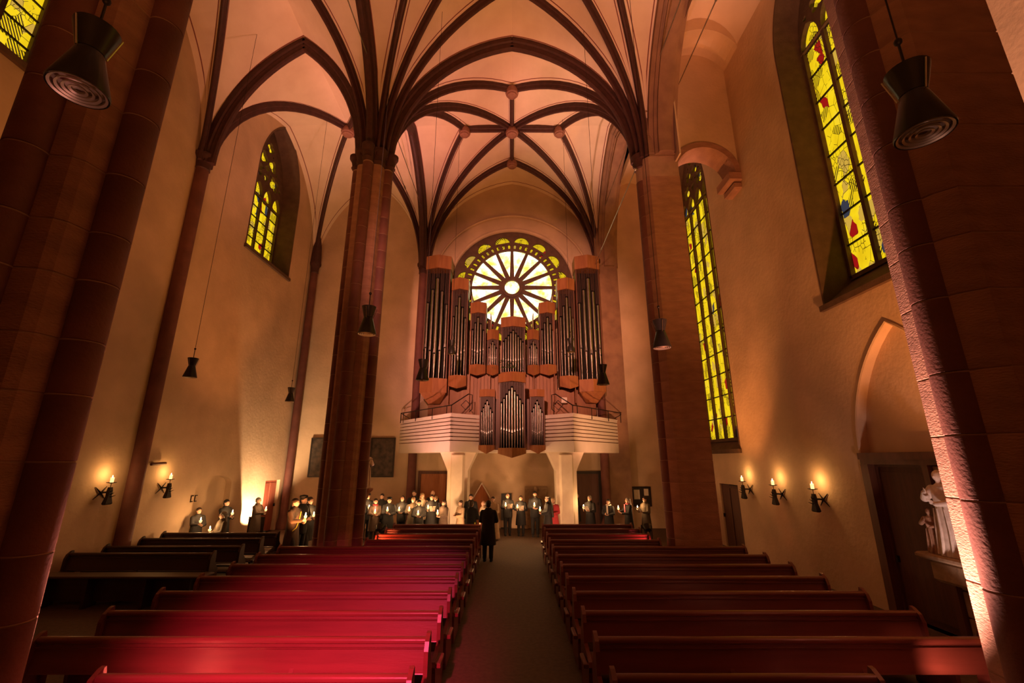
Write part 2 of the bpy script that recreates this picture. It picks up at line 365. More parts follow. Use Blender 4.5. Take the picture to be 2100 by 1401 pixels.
side_window(2, WL[1], XL, -1, 4, 5, 13.9, 'yellow stained glass window cut by the top left corner')
side_window(3, WR[0], XR, 1, 4, 8, 14.2, 'large yellow stained glass window beside the lit right pillar', .75, .14, .65)
side_window(4, WR[1], XR, 1, 4, 12, 13.6, 'tall narrow yellow stained glass window behind the right pier', .35, .08, .35)
# ---- rose window
rw = MB(); rf = lambda u, v, d: (u, YB + d, RCZ + v)
sec = lambda r0, r1, a0, a1, n=5: [(r0 * math.cos(a0 + (a1 - a0) * i / n), r0 * math.sin(a0 + (a1 - a0) * i / n)) for i in range(n + 1)] + [(r1 * math.cos(a1 + (a0 - a1) * i / n), r1 * math.sin(a1 + (a0 - a1) * i / n)) for i in range(n + 1)]
holes = [circ((0, 0), RR * .122, 24)]
for k in range(16):
    a = 2 * PI * k / 16; g0, g1 = .082 / .215 * .5, .03
    r0, r1 = RR * .19, RR * .665; da = PI / 16
    w0 = .055
    holes.append([(r0 * math.cos(a + da), r0 * math.sin(a + da))] + [(r1 * math.cos(a + da + t), r1 * math.sin(a + da + t)) for t in [(-1 + i / 3) * (da - w0 / r1 * 1.35) for i in range(7)]])
    al = a + PI / 16; lu = []
    cr, lw, lh = RR * .815, RR * .125, RR * .115
    for i in range(13):
        b = PI * i / 12; u, v = lw * math.cos(b), lh * math.sin(b); lu.append(((cr + v) * math.cos(al) + u * math.sin(al), (cr + v) * math.sin(al) - u * math.cos(al)))
    holes.append(lu)
for k in range(48):
    a = 2 * PI * (k + .5) / 48; h = []
    for i in range(9):
        b = -PI / 2 + PI * i / 8; u, v = .062 * math.sin(b), .062 * math.cos(b); h.append(((RR * .762 + v) * math.cos(a) - u * math.sin(a), (RR * .762 + v) * math.sin(a) + u * math.cos(a)))
    for u in (.055, -.055): h.append((RR * .705 * math.cos(a) - u * math.sin(a), RR * .705 * math.sin(a) + u * math.cos(a)))
    holes.append(h)
plate(rw, circ((0, 0), RR + .2, 64), holes, rf, .1, .34)
rose = struct(rw.build('window_5', 'dark_stone'), 'round rose window with wheel spokes glowing behind the organ')
hb_ = MB(); plate(hb_, circ((0, 0), RR * .178, 32), [circ((0, 0), RR * .124, 24)], rf, .04, .1); hb_.build('hub_ring', 'dark_stone', rose)
for k in range(16):
    a0, a1 = 2 * PI * k / 16, 2 * PI * (k + 1) / 16
    g = MB(); g.prism(sec(.3, RR * .68, a0 + .004, a1 - .004), .2, .23, 'y'); g.build('pane', 'rose_glass_bright', rose, (0, YB, RCZ))
    g = MB(); g.prism(sec(RR * .685, RR * .98, a0 + .004, a1 - .004), .2, .23, 'y'); g.build('pane', 'rose_glass_amber', rose, (0, YB, RCZ))
g = MB().prism(circ((0, 0), RR * .14, 24), .18, .21, 'y'); g.build('pane', 'rose_glass_bright', rose, (0, YB, RCZ))
# moulded ring around the rose
rg = MB().tube([(math.cos(2 * PI * i / 64) * (RR + .16), YB + .06, RCZ + math.sin(2 * PI * i / 64) * (RR + .16)) for i in range(64)], .12, 8, True); rg.build('ring_moulding', 'plaster', rose, smooth=40)
# ---- vaults
def rib_curve(C, E, n=18):
    C, E = Vector(C), Vector(E); d = Vector((E.x - C.x, E.y - C.y, 0)); L = d.length; d.normalize(); H = E.z - C.z; out = []
    for k in range(n + 1):
        t = k / n
        if H >= L: R = (L * L + H * H) / (2 * L); a = math.acos((R - L) / R) * t; h, z = R * (1 - math.cos(a)), R * math.sin(a)
        else: h, z = L * (1 - math.cos(PI / 2 * t)), H * math.sin(PI / 2 * t)
        out.append(C + d * h + Vector((0, 0, z)))
    return out
def sweep_rib(pts, w, d, up=.1):
    prof = [(-w / 2, up), (-w / 2, -d * .30), (-w * .36, -d * .42), (-w * .36, -d * .55), (-w * .26, -d * .68), (-w * .26, -d * .88), (-w * .13, -d), (w * .13, -d), (w * .26, -d * .88), (w * .26, -d * .68), (w * .36, -d * .55), (w * .36, -d * .42), (w / 2, -d * .30), (w / 2, up)]
    n = len(pts); hd = Vector((pts[-1].x - pts[0].x, pts[-1].y - pts[0].y, 0)).normalized(); side = Vector((-hd.y, hd.x, 0)); rings = []
    for i in range(n):
        t = (pts[min(i + 1, n - 1)] - pts[max(i - 1, 0)]).normalized(); nr = side.cross(t)
        if nr.dot(Vector((0, 0, 1))) < 0 and i > 0: nr = -nr
        if i == 0: nr = -hd
        rings.append([pts[i] + side * a + nr * b for a, b in prof])
    return MB().loft(rings)
def web(mb, A, B, drop=.0, e=(.19, .225)):
    n = len(A); rows = []
    for i in range(n):
        w = (B[i] - A[i]).length; ss = [0]
        a, b = (min(.40, x / max(w, .01)) for x in e)
        ss = [0, a, max(b, a + .01)] + [b + (1 - 2 * b) * k / 4 for k in (1, 2, 3)] + [1 - max(b, a + .01), 1 - a, 1]
        bul = min(.14, w * .05)
        rows.append([A[i].lerp(B[i], s) + Vector((0, 0, .05 + bul * 4 * s * (1 - s))) for s in ss])
    m = len(rows[0])
    vs = [p for r in rows for p in r]
    for i in range(n - 1):
        for j in range(m - 1):
            mb.cur = 1 if j in (1, m - 3) else 0
            b = i * m + j
            mb.add([vs[b], vs[b + 1], vs[b + 1 + m], vs[b + m]], [(0, 1, 2, 3)])
    mb.cur = 0
def boss(c, r, parent):
    MB().lathe([(r * .8, .0), (r, -.1), (r * 1.08, -.22), (r * 1.0, -.30), (r * .8, -.33), (r * .78, -.37), (r * .55, -.40), (r * .5, -.38), (0.01, -.38)], 20).build('boss', 'boss_stone', parent, c, smooth=35)
def vault(x0, x1, y0, y1, style, ribs=True, rs=.34):
    mb = MB(); xc, yc = (x0 + x1) / 2, (y0 + y1) / 2; O = Vector((xc, yc, ZC)); RB = []
    bx, by = (x1 - x0) * .235, (y1 - y0) * .262
    for sx in (-1, 1):
        for sy in (-1, 1):
            P = Vector((x0 if sx < 0 else x1, y0 if sy < 0 else y1, ZS))
            tgt = [Vector((xc, P.y, ZC))]
            if style == 'star': tgt += [Vector((xc, yc + sy * by, ZC - .02)), O, Vector((xc + sx * bx, yc, ZC - .02))]
            else: tgt += [O]
            tgt += [Vector((P.x, yc, ZC))]
            cur = []
            for E in tgt:
                d = Vector((E.x - P.x, E.y - P.y, 0)).normalized(); cur.append(rib_curve(P + d * (rs if abs(P.x) < 5 and abs(P.y - YB) > .1 else .14), E))
            for a, b in zip(cur, cur[1:]): web(mb, a, b)
            if ribs: RB += cur[1:-1]
    ce = struct(mb.build('ceiling', ['vault_plaster', 'line_paint']))
    for o in ce.data.polygons: o.use_smooth = True
    for c in RB: sweep_rib(c, .19, .23).build('rib', 'rib_stone', ce, smooth=40)
    if ribs and style == 'star':
        for e in ((0, by), (0, -by), (bx, 0), (-bx, 0)):
            E = O + Vector((e[0], e[1], -.02)); sweep_rib([O.lerp(E, k / 6) for k in range(7)], .18, .21).build('rib', 'rib_stone', ce, smooth=40); boss(E, .25, ce)
        boss(O + Vector((0, 0, -.03)), .28, ce)
    elif ribs: boss(O, .28, ce)
    return ce
def barrel(xa, xb, ya, yb):
    xc, hw = (xa + xb) / 2, (xb - xa) / 2; pts = [(xc - hw * math.cos(PI * i / 16), 16.3 + 1.6 * math.sin(PI * i / 16)) for i in range(17)]; m = MB()
    m.loft([[(p[0], y, p[1]) for p in pts] for y in (ya, (ya + yb) / 2, yb)], closed=False, cap=False); o = struct(m.build('ceiling', 'vault_plaster', smooth=60)); return o
for (ya, yb) in ((Y0, Y1), (Y1, Y2), (Y2, YB)):
    n_ = vault(-XA, XA, ya, yb, 'star'); a_ = vault(XL, -XA, ya, yb, 'cross'); r_ = barrel(XA + .75, XR + .05, ya, yb)
    # arches on the lines between the bays
    for Y in ([yb] if yb < YB else []):
        for (xa, xb, w, d) in ((-XA, XA, .36, .34), (XL, -XA, .36, .34)):
            M = Vector(((xa + xb) / 2, Y, ZC))
            for s_, P in ((1, xa), (-1, xb)): sweep_rib(rib_curve((P + s_ * (.3 if P != XL else .16), Y, ZS), M), w, d).build('transverse_arch', 'rib_stone', n_ if xb > 0 else a_, smooth=40)
    for X, w, d in ((-XA, .38, .36), (XA + .35, .95, .40)):
        M = Vector((X, (ya + yb) / 2, ZC - (.15 if X > 0 else 0)))
        for s_, P in ((1, ya), (-1, yb)): sweep_rib(rib_curve((X, P + s_ * .3, ZS), M), w, d, .3).build('arcade_arch', 'rib_stone' if X < 0 else 'sandstone_brown', n_, smooth=40)
    cv = [(p.y, p.z) for p in rib_curve((5.4, ya + .3, ZS), (5.4, (ya + yb) / 2, ZC - .15))] + [(p.y, p.z) for p in reversed(rib_curve((5.4, yb - .3, ZS), (5.4, (ya + yb) / 2, ZC - .15))[:-1])]
    sp = MB(); plate(sp, cv + [(yb, ZS), (yb, 18.8), (ya, 18.8), (ya, ZS)], [], lambda u, v, d: (5.3 + d, u, v), 0, .16); sp.build('spandrel', 'plaster', n_)
# ---- wall shafts on the left wall and in the corners
def wall_shaft(x, y, r, z0, z1, parent, capital=True):
    s_ = MB().lathe([(r * 1.5, 0), (r * 1.5, .25), (r * 1.15, .45), (r, .5), (r, z1 - z0)], 14).build('wall_shaft', 'sandstone_shaft', parent, (x, y, z0), smooth=40)
    if capital: MB().lathe([(r, -.25), (r * 1.15, -.22), (r * 1.1, -.15), (r * 1.25, .1), (r * 1.65, .22), (r * 1.65, .32), (r * 1.2, .36)], 14).build('capital', 'rib_stone', parent, (x, y, z1), smooth=35)
for x, y, r in ((XL + .1, 12.62, .2), (XL + .08, 4.0, .2), (XL + .2, YB - .2, .17)): wall_shaft(x, y, r, 0, ZS, wall_left); MB().lathe([(.27, .3), (.25, .7), (.2, 1.3), (.1, 1.9)], 12).build('rib_springer', 'rib_stone', wall_left, (x, y, ZS), smooth=40)
wall_shaft(-XA, YB - .1, .2, 0, ZS, wall_back); wall_shaft(XA - .42, YB - .55, .2, 0, ZS, wall_back)
MB().bbox(XA - .35, XA + .75, YB - .55, YB, 0, 17.5).build('pilaster', 'sandstone_brown', wall_back)
# ---- pillars built of stone courses
def course_mesh(prof, h, name='stone_course', mats='sandstone'):
    c = .012; rings = []
    ctr = Vector((sum(p[0] for p in prof) / len(prof), sum(p[1] for p in prof) / len(prof)))
    def ins(k): return [Vector(p) + (ctr - Vector(p)).normalized() * k for p in prof]
    for z, k in ((0.004, c), (c, 0), (h - c, 0), (h - .004, c)): rings.append([(p.x, p.y, z) for p in ins(k)])
    m = MB()
    n = len(prof)
    m.loft(rings)
    m.m = []
    for f in m.f:
        if len(f) != 4: m.m.append(0); continue
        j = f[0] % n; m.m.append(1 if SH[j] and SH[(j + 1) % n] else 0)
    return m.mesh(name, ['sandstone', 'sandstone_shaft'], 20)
def round_profile():
    global SH
    pts = []; SH = []
    for q in range(4):
        a = q * PI / 2; c = (math.cos(a) * .5, math.sin(a) * .5)
        for i in range(17):
            b = a - PI * .62 + PI * 1.24 * i / 16; pts.append((c[0] + .165 * math.cos(b), c[1] + .165 * math.sin(b))); SH.append(True)
        for i in (1, 2): b = a + PI / 2 * (i / 3 * .34 + .33); pts.append((math.cos(b) * .53, math.sin(b) * .53)); SH.append(False)
    return pts
def pier_profile():
    global SH
    pts = []; SH = []
    for i in range(13):
        b = PI * .58 + PI * .84 * i / 12; pts.append((-.62 + .19 * math.cos(b), 0 + .19 * math.sin(b))); SH.append(True)
    for p in ((-.62, -.28), (-.50, -.40), (.47, -.40), (.47, .45), (-.58, .45), (-.62, .41)): pts.append(p); SH.append(False)
    return pts
def pillar(x, y, prof, ztop, label, seed, capital=True, hmin=.45):
    root = thing('stone_pillar', label, 'pillar', (x, y, 0)); rnd = random.Random(seed); hs = [.5, .58, .66, .74]
    ms = {h: course_mesh(prof, h) for h in hs}; z = .0
    base = [(p[0] * 1.16, p[1] * 1.16) for p in prof]
    MB().prism(base, 0, .3, 'z').prism(base, .3, .42, 'z', prof).build('plinth', 'sandstone', root)
    z = .42
    core = [(p[0] * .985, p[1] * .985) for p in prof]
    MB().prism(core, .3, ztop, 'z').build('mortar_core', 'mortar', root)
    while z < ztop - .1:
        h = rnd.choice(hs)
        if z + h > ztop: break
        link('stone_course', ms[h], root, (0, 0, z)); z += h
    return root, z
RP = round_profile(); SHR = list(SH)
pl = {}
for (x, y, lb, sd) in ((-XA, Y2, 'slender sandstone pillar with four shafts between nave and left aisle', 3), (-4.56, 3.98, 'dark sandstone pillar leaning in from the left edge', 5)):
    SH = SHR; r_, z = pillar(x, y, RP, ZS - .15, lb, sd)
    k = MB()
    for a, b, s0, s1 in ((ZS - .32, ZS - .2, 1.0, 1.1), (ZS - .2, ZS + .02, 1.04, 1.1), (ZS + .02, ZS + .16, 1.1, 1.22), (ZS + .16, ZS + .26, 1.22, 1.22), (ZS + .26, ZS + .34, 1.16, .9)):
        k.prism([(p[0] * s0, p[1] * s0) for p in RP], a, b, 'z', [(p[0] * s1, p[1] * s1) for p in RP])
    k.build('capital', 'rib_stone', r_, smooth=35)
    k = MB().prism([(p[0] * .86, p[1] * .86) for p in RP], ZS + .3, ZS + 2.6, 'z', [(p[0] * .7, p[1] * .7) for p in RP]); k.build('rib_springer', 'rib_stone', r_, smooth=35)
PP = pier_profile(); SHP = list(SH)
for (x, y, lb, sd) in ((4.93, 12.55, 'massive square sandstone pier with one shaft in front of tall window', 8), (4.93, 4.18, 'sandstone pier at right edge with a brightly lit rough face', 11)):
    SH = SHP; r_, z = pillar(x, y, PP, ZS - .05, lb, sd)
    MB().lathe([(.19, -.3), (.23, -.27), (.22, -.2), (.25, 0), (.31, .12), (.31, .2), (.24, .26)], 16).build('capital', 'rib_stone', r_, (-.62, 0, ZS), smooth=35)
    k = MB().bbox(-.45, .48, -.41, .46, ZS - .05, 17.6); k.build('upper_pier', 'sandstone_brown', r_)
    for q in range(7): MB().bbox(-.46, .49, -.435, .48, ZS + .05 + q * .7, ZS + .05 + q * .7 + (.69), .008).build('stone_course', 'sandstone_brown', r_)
    MB().bbox(-.47, .52, -.50, .2, 14.2, 14.55, .03).build('corbel_block', 'sandstone_brown', r_)
# ---- shallow right aisle: cross wall with round arch on corbels (carried between pier and wall)
x0, x1 = 5.3, XR; yw = 12.75; az = atY(1458, 292, 12.7).z; ar = (7.75 - 5.36) / 2; ac = 6.55
arc = [(ac + ar * math.cos(a), az - ar + ar * math.sin(a)) for a in [PI * i / 20 for i in range(21)]]
poly = [(x1 + .1, az - ar)] + [(x1 + .1, 17.9), (x0, 17.9), (x0, az - ar)] + [p for p in reversed(arc)]
cw = MB(); plate(cw, poly, [], lambda u, v, d: (u, yw + d, v), 0, .5); cross = struct(cw.build('wall_aisle_cross', 'plaster'), 'plain wall over a small round arch right of the pier')
ringp = [(ac + (ar) * math.cos(a), az - ar + ar * math.sin(a)) for a in [PI * i / 24 for i in range(25)]]
ringi = [(ac + (ar - .2) * math.cos(a), az - ar + (ar - .2) * math.sin(a)) for a in [PI * i / 24 for i in range(25)]]
for i in range(24):
    q = [ringi[i], ringp[i], ringp[i + 1], ringi[i + 1]]
    if i % 3 == 0: vs_ = MB()
    vs_.prism(q, yw - .06, yw + .75, 'y')
    if i % 3 == 2: vs_.build('arch_stone', 'sandstone', cross)
MB().bbox(XR - .42, XR + .05, yw - .1, yw + .8, az - ar - .32, az - ar + .02, .04).bbox(XR - .25, XR + .05, yw - .02, yw + .7, az - ar - .6, az - ar - .32, .06).build('corbel', 'sandstone', cross)
# upper relieving arch that frames the wall panel
up = [(6.55 + 1.2 * math.cos(a), 16.3 + 1.1 * math.sin(a)) for a in [PI * i / 20 for i in range(21)]]
poly = [(XR + .05, az - ar), (XR + .05, 18), (5.3, 18), (5.3, az - ar), (5.35, az - ar)] + [p for p in reversed(up)] + [(7.745, az - ar)]
pa = MB(); plate(pa, poly, [], lambda u, v, d: (u, yw - 1.0 + d, v), 0, 1.0); pa.build('relieving_arch', 'plaster', cross)
# ================================================================== DOORS AND WALL FITTINGS
def door(n, mats, fr, panels, label, handle=True, frame=True):
    """fr(u,v,d) maps door coordinates (u across 0..w, v up, d out of wall) to the world; panels=(w,h,npanel)"""
    w, h, npn = panels; mm, fm = mats
    def bx(u0, u1, v0, v1, d0, d1, name, m, par):
        a, b = fr(u0, v0, d0), fr(u1, v1, d1); q = MB().box(*sorted((a[0], b[0])), *sorted((a[1], b[1])), *sorted((a[2], b[2]))); return q.build(name, m, par)
    root = struct(bx(0, w, 0, h, 0, .05, 'door_%d' % n, mm, None), label)
    if frame:
        for u0, u1 in ((-.12, 0), (w, w + .12)): bx(u0, u1, 0, h + .12, -.02, .1, 'door_frame', fm, root)
        bx(0, w, h, h + .12, -.02, .1, 'door_frame', fm, root)
    for i in range(npn):
        u0, u1 = w * i / npn + .05, w * (i + 1) / npn - .05
        bx(u0, u1, .12, h - .1, .05, .075, 'door_panel', mm, root)
    if handle: bx(w - .1, w - .06, 1.0, 1.12, .075, .13, 'door_handle', 'iron', root)
    return root
door(1, ('door_red', 'door_dark'), lambda u, v, d: (XL - .2 + d, 19.5 + u, v), (1.2, 2.1, 2), 'narrow red door in the left wall near the corner', True, False)
door(2, ('door_dark', 'frame_dark'), lambda u, v, d: (XR + .12 - d, 15.65 + u, v), (1.35, 2.12, 2), 'dark narrow door in right wall behind the pier', True, False)
# big portal leaf in the blind arch on the right, with heavy frame
door(3, ('door_dark', 'oak_dark'), lambda u, v, d: (XR + .22 - d, 8.6 + u, v), (1.15, 2.85, 1), 'tall dark wooden portal door in the right wall')
MB().box(XR - .06, XR + .3, 7.15, 9.98, 3.0, 3.14).box(XR - .02, XR + .3, 7.15, 9.98, 2.9, 3.0).build('lintel', 'oak_dark', wall_right)
MB().box(XR - .03, XR + .3, 9.78, 9.98, 0, 2.9).build('door_jamb', 'oak_dark', wall_right)
MB().box(XR - .03, XR + .3, 8.38, 8.5, 0, 2.9).build('door_jamb', 'oak_dark', wall_right)
for q in range(7):
    for j in range(2): MB().bbox(XR + .05, XR + .3, 7.17 + j * .6, 7.76 + j * .6, q * .414, q * .414 + .40, .012).build('stone', 'relief_stone', wall_right)
# back wall doors
def back_door(n, pxa, pxb, pyt, mats, label, pn=1):
    a = atY(pxa, pyt, YB); b = atY(pxb, pyt, YB); door(n, mats, lambda u, v, d: (a.x + u, YB - d, v), (b.x - a.x, a.z, pn), label)
back_door(4, 864, 917, 972, ('door_orange', 'door_dark'), 'brown wooden door behind the singers left of gallery column')
back_door(5, 1180, 1226, 972, ('door_dark', 'frame_dark'), 'dark wooden door right of the right gallery column')
ga = atY(972, 1022, YB - .4); gb = atY(1003, 1022, YB - .4); gt = atY(987, 993, YB - .4)
gx = (ga.x + gb.x) / 2; gw = (gb.x - ga.x) / 2; cf = thing('gabled_cabinet', 'orange wooden cabinet with pointed gable top against back wall', 'cabinet', (gx, YB - .25, 0))
MB().prism([(-gw, 0), (gw, 0), (gw, ga.z), (0, gt.z), (-gw, ga.z)], -.15, .2, 'y').build('body', 'door_orange', cf)
MB().prism([(-gw * .85, .1), (gw * .85, .1), (gw * .85, ga.z - .05), (0, gt.z - .12), (-gw * .85, ga.z - .05)], -.175, -.15, 'y').build('door_leaf', 'door_orange', cf)
MB().prism([(-gw - .04, ga.z - .02), (0, gt.z + .0), (gw + .04, ga.z - .02), (gw + .04, ga.z + .03), (0, gt.z + .06), (-gw - .04, ga.z + .03)], -.19, .2, 'y').build('gable_trim', 'white_board', cf)
# stone relief slab and dark notice panel on the back wall
a = atY(1076, 998, YB - .1); b = atY(1122, 998, YB - .1); sl = thing('relief_slab', 'pale carved stone slab standing at the back wall', 'slab', ((a.x + b.x) / 2, YB - .12, 0)); w = (b.x - a.x) / 2
MB().bbox(-w, w, -.06, .12, 0, a.z, .03).build('slab', 'relief_stone', sl)
for u0, u1, v0, v1 in ((-w, w, a.z - .12, a.z), (-w, -w + .12, 0, a.z - .12), (w - .12, w, 0, a.z - .12)): MB().bbox(u0, u1, -.1, -.06, v0, v1, .015).build('border', 'relief_stone', sl)
MB().ell((0, -.08, 1.1), (.2, .08, .45)).ell((0, -.09, 1.68), (.1, .08, .14)).ell((.18, -.07, 1.0), (.08, .05, .4)).build('carved_figure', 'relief_stone', sl, smooth=60)
a = atY(1028, 1012, YB - .05); b = atY(1049, 1012, YB - .05)
q = thing('poster_stand', 'narrow black display panel behind the man with book', 'panel', ((a.x + b.x) / 2, YB - .1, 0)); w = (b.x - a.x) / 2
MB().box(-w, w, -.02, .02, .35, a.z).build('panel', 'frame_dark', q); MB().box(-w, w, -.15, .08, 0, .05).box(-.03, .03, -.02, .02, .05, .35).build('foot', 'iron', q)
# notice board
a = atY(1296, 1000, YB - .03); b = atY(1335, 1037, YB - .03); nb = thing('notice_board', 'black notice board with two paper sheets on the back wall', 'notice board', ((a.x + b.x) / 2, YB - .04, b.z)); w = (b.x - a.x) / 2; h = a.z - b.z
MB().box(-w, w, -.02, .03, 0, h).build('board', 'frame_dark', nb)
for u0, u1, v0, v1 in ((-w - .03, w + .03, h, h + .04), (-w - .03, w + .03, -.04, 0), (-w - .03, -w, 0, h), (w, w + .03, 0, h)): MB().box(u0, u1, -.04, .03, v0, v1).build('frame', 'iron', nb)
for u0, u1, v0, v1 in ((-w * .85, -w * .2, h * .35, h * .88), (w * .3, w * .8, h * .55, h * .93)): MB().box(u0, u1, -.03, -.02, v0, v1).build('sheet', 'paper', nb)
# dark triptych painting behind the left pillar
a = atY(640, 898, YB - .08); b = atY(806, 979, YB - .08); tp = thing('painting_triptych', 'large dark panel painting on back wall behind left pillar', 'painting', ((a.x + b.x) / 2, YB - .05, b.z)); w = (b.x - a.x) / 2; h = a.z - b.z
for i, (u0, u1) in enumerate(((-w, -w * .42), (-w * .40, w * .40), (w * .42, w))):
    pn = MB().box(u0, u1, -.05, .04, 0, h).build('painted_panel', 'painting_dark', tp)
    for r_ in ((u0, u1, 0, .06), (u0, u1, h - .06, h), (u0, u0 + .06, .06, h - .06), (u1 - .06, u1, .06, h - .06)): MB().box(r_[0], r_[1], -.08, -.05, r_[2], r_[3]).build('frame', 'frame_dark', pn)
# small wall sign and camera-like box on the left wall
a = atX(322, 952, XL + .1); q = thing('wall_spotlight', 'small brown tube light on the left wall above the sconce', 'light', (XL, a.y, a.z))
MB().cap((.12, -.22, 0), (.12, .28, .02), .045, .045, 10).build('tube', 'oak_dark', q, smooth=40); MB().box(0, .12, -.03, .03, -.03, .03).build('bracket', 'iron', q)
a = atX(398, 1023, XL + .02); q = thing('wall_plaque', 'tiny iron number plate on wall left of the niche', 'plaque', (XL, a.y, a.z))
for k in (-1, 1): MB().box(0, .02, k * .09 - .06, k * .09 + .06, .08, .11).box(0, .02, k * .09 - .06, k * .09 - .03, -.1, .08).box(0, .02, k * .09 - .03, k * .09 + .05, -.1, -.07).build('iron_letter', 'iron', q)
# ================================================================== SCONCES
def sconce(p, s, lit, label):
    r = thing('candle_sconce', label, 'sconce', p, 0, 'candle sconces along the side walls'); r.scale = (.62, .62, .62)
    X = lambda v: s * v
    for k, (dy, dz) in enumerate(((.26, .24), (.26, -.24))):
        MB().tube([(X(.02), -dy, -dz), (X(.05), 0, 0), (X(.02), dy, dz)], [.012, .035, .012], 6).build('cross_arm', 'iron', r)
    MB().tube([(X(.02), 0, 0), (X(.2), 0, .02), (X(.4), 0, .02)], .04, 6).build('bracket_arm', 'iron', r)
    f = MB(); f.loft([[(X(.4 + a * wx), b * wy, z) for a, b in ((-1, -1), (1, -1), (1, 1), (-1, 1))] for z, wx, wy in ((.22, .05, .06), (.05, .07, .08), (-.12, .06, .08), (-.42, .09, .16), (-.46, .05, .14))]); f.build('figure', 'iron', r)
    for k in range(3): MB().tube([(X(.42), 0, .02 - k * .1), (X(.52), .05 * (k - 1), .06 - k * .1), (X(.6), .1 * (k - 1), .12 - k * .11)], [.022, .018, .006], 5).build('twig', 'iron', r)
    MB().lathe([(.012, .2), (.012, .36), (.05, .37), (.17, .40), (.18, .415), (.02, .40)], 14, (X(.4), 0, 0)).build('drip_dish', 'iron', r, smooth=40)
    c = MB().lathe([(.062, .40), (.062, .58), (.066, .60), (.05, .585), (.01, .575)], 14, (X(.4), 0, 0)).build('candle', 'wax_glow' if lit else 'wax', r, smooth=40)
    if lit:
        MB().lathe([(.004, .585), (.014, .60), (.018, .62), (.012, .655), (.002, .69)], 8, (X(.4), 0, 0)).build('flame', 'flame', c, smooth=80)
        l = bpy.data.lights.new('candle_light', 'POINT'); l.energy = 9; l.color = (1, .50, .16); l.shadow_soft_size = .03; o = bpy.data.objects.new('candle_light', l); COL.objects.link(o); o.parent = r; o.location = (X(.4), 0, .74)
for px, py, lb in ((204, 1011, 'lit candle sconce left of the wall shaft on left wall'), (329, 1001, 'lit candle sconce right of the wall shaft on left wall')):
    a = atX(px, py, XL); sconce((XL, a.y, a.z), 1, True, lb)
a = atX(96, 1013, XL); sconce((XL, a.y, a.z), 1, False, 'unlit wall sconce half hidden behind the left front pillar')
for px, py, lb in ((1540, 1006, 'smallest lit candle sconce on right wall, nearest the pier'), (1606, 1016, 'middle lit candle sconce on the right wall'), (1691, 1027, 'lit candle sconce on right wall nearest the portal door')):
    a = atX(px, py - 2, XR); sconce((XR, a.y, a.z), -1, True, lb)
# ================================================================== PENDANT LAMPS
def lamp(x, y, z, label, ztop=17.95):
    r = thing('pendant_lamp', label, 'lamp', (x, y, z), 0, 'hourglass pendant lamps')
    r.scale = (.76, .76, .76)
    MB().lathe([(.215, .0), (.22, .02), (.112, .40), (.105, .42), (.098, .40), (.205, .02), (.215, .0)], 28, cap=False).build('lower_cone', 'lamp_black', r, smooth=35)
    MB().lathe([(.105, .43), (.168, .68), (.172, .70), (.158, .70), (.095, .43), (.105, .43)], 28, cap=False).build('upper_cone', 'lamp_black', r, smooth=35)
    for k in range(3):
        a = 2 * PI * k / 3 + .5; MB().tube([(.12 * math.cos(a), .12 * math.sin(a), .40), (.19 * math.cos(a), .19 * math.sin(a), .66)], .008, 6).build('bracket_rod', 'steel', r)
    for rr in (.19, .145, .10, .055): MB().lathe([(rr - .008, .01), (rr + .012, .0), (rr + .012, .012), (rr - .008, .03), (rr - .008, .01)], 28, cap=False).build('louvre_ring', 'lamp_ring', r, smooth=35)
    MB().lathe([(.2, .05), (.12, .12), (.02, .16)], 20, cap=False).build('reflector', 'lamp_ring', r, smooth=35)
    MB().tube([(0, 0, .45), (0, 0, 1.02)], .012, 6).build('rod', 'iron', r); MB().ell((0, 0, 1.05), (.035, .035, .04), 10, 6).build('ball_joint', 'iron', r, smooth=60)
    MB().tube([(0, 0, 1.05), (0, 0, (ztop - z) / .76)], .008, 5).build('cable', 'iron', r)
LAMPS = [(160, 187, 2.4, 'big pendant lamp hanging in front of the left front pillar'), (1897, 275, 2.5, 'big pendant lamp hanging in front of the right front pier'),
         (752, 686, 7.65, 'pendant lamp hanging in front of the slender left pillar'), (1358, 714, 7.75, 'pendant lamp hanging in front of the square right pier'),
         (866, 780, 10.9, 'pendant lamp overlapping the left foot of the organ'), (1237, 789, 11.4, 'pendant lamp overlapping the right foot of the organ'),
         (926, 726, 16.3, 'small pendant lamp before second organ tower from left'), (1171, 722, 16.3, 'small pendant lamp before second organ tower from right'),
         (389, 774, 11.7, 'pendant lamp in the left aisle left of the stained window'), (594, 824, 16.4, 'smallest pendant lamp at far end of left aisle')]
for px, py, Y, lb in LAMPS:
    p = atY(px, py, Y); lamp(p.x, p.y, p.z, lb)
# ================================================================== TIE RODS
for x, z, ya, yb, lb in ((-XA + .02, 15.5, 4, YB, 'bright steel tie rod above the left arcade, nave side'), (-5.1, 15.5, 12.6, YB, 'steel tie rod behind the left arcade, aisle side'), (XA + .1, 15.5, 4, YB, 'steel tie rod high along the right arcade'),
                     (5.75, 15.5, 4, 12.2, 'thin steel tie rod near the upper right arch'), (4.08, 12.25, 12.4, YB, 'lower steel tie rod from the right pier capital')):
    r = thing('tie_rod', lb, 'tie rod', (x, ya, z)); MB().tube([(0, 0, 0), (0, yb - ya, 0)], .018, 8).build('rod', 'steel', r)
    MB().tube([(0, (yb - ya) * .62, 0), (0, (yb - ya) * .62 + .28, 0)], .035, 8).build('turnbuckle', 'steel', r)
    MB().ell((0, .02, 0), (.05, .05, .05), 8, 6).build('anchor', 'steel', r)
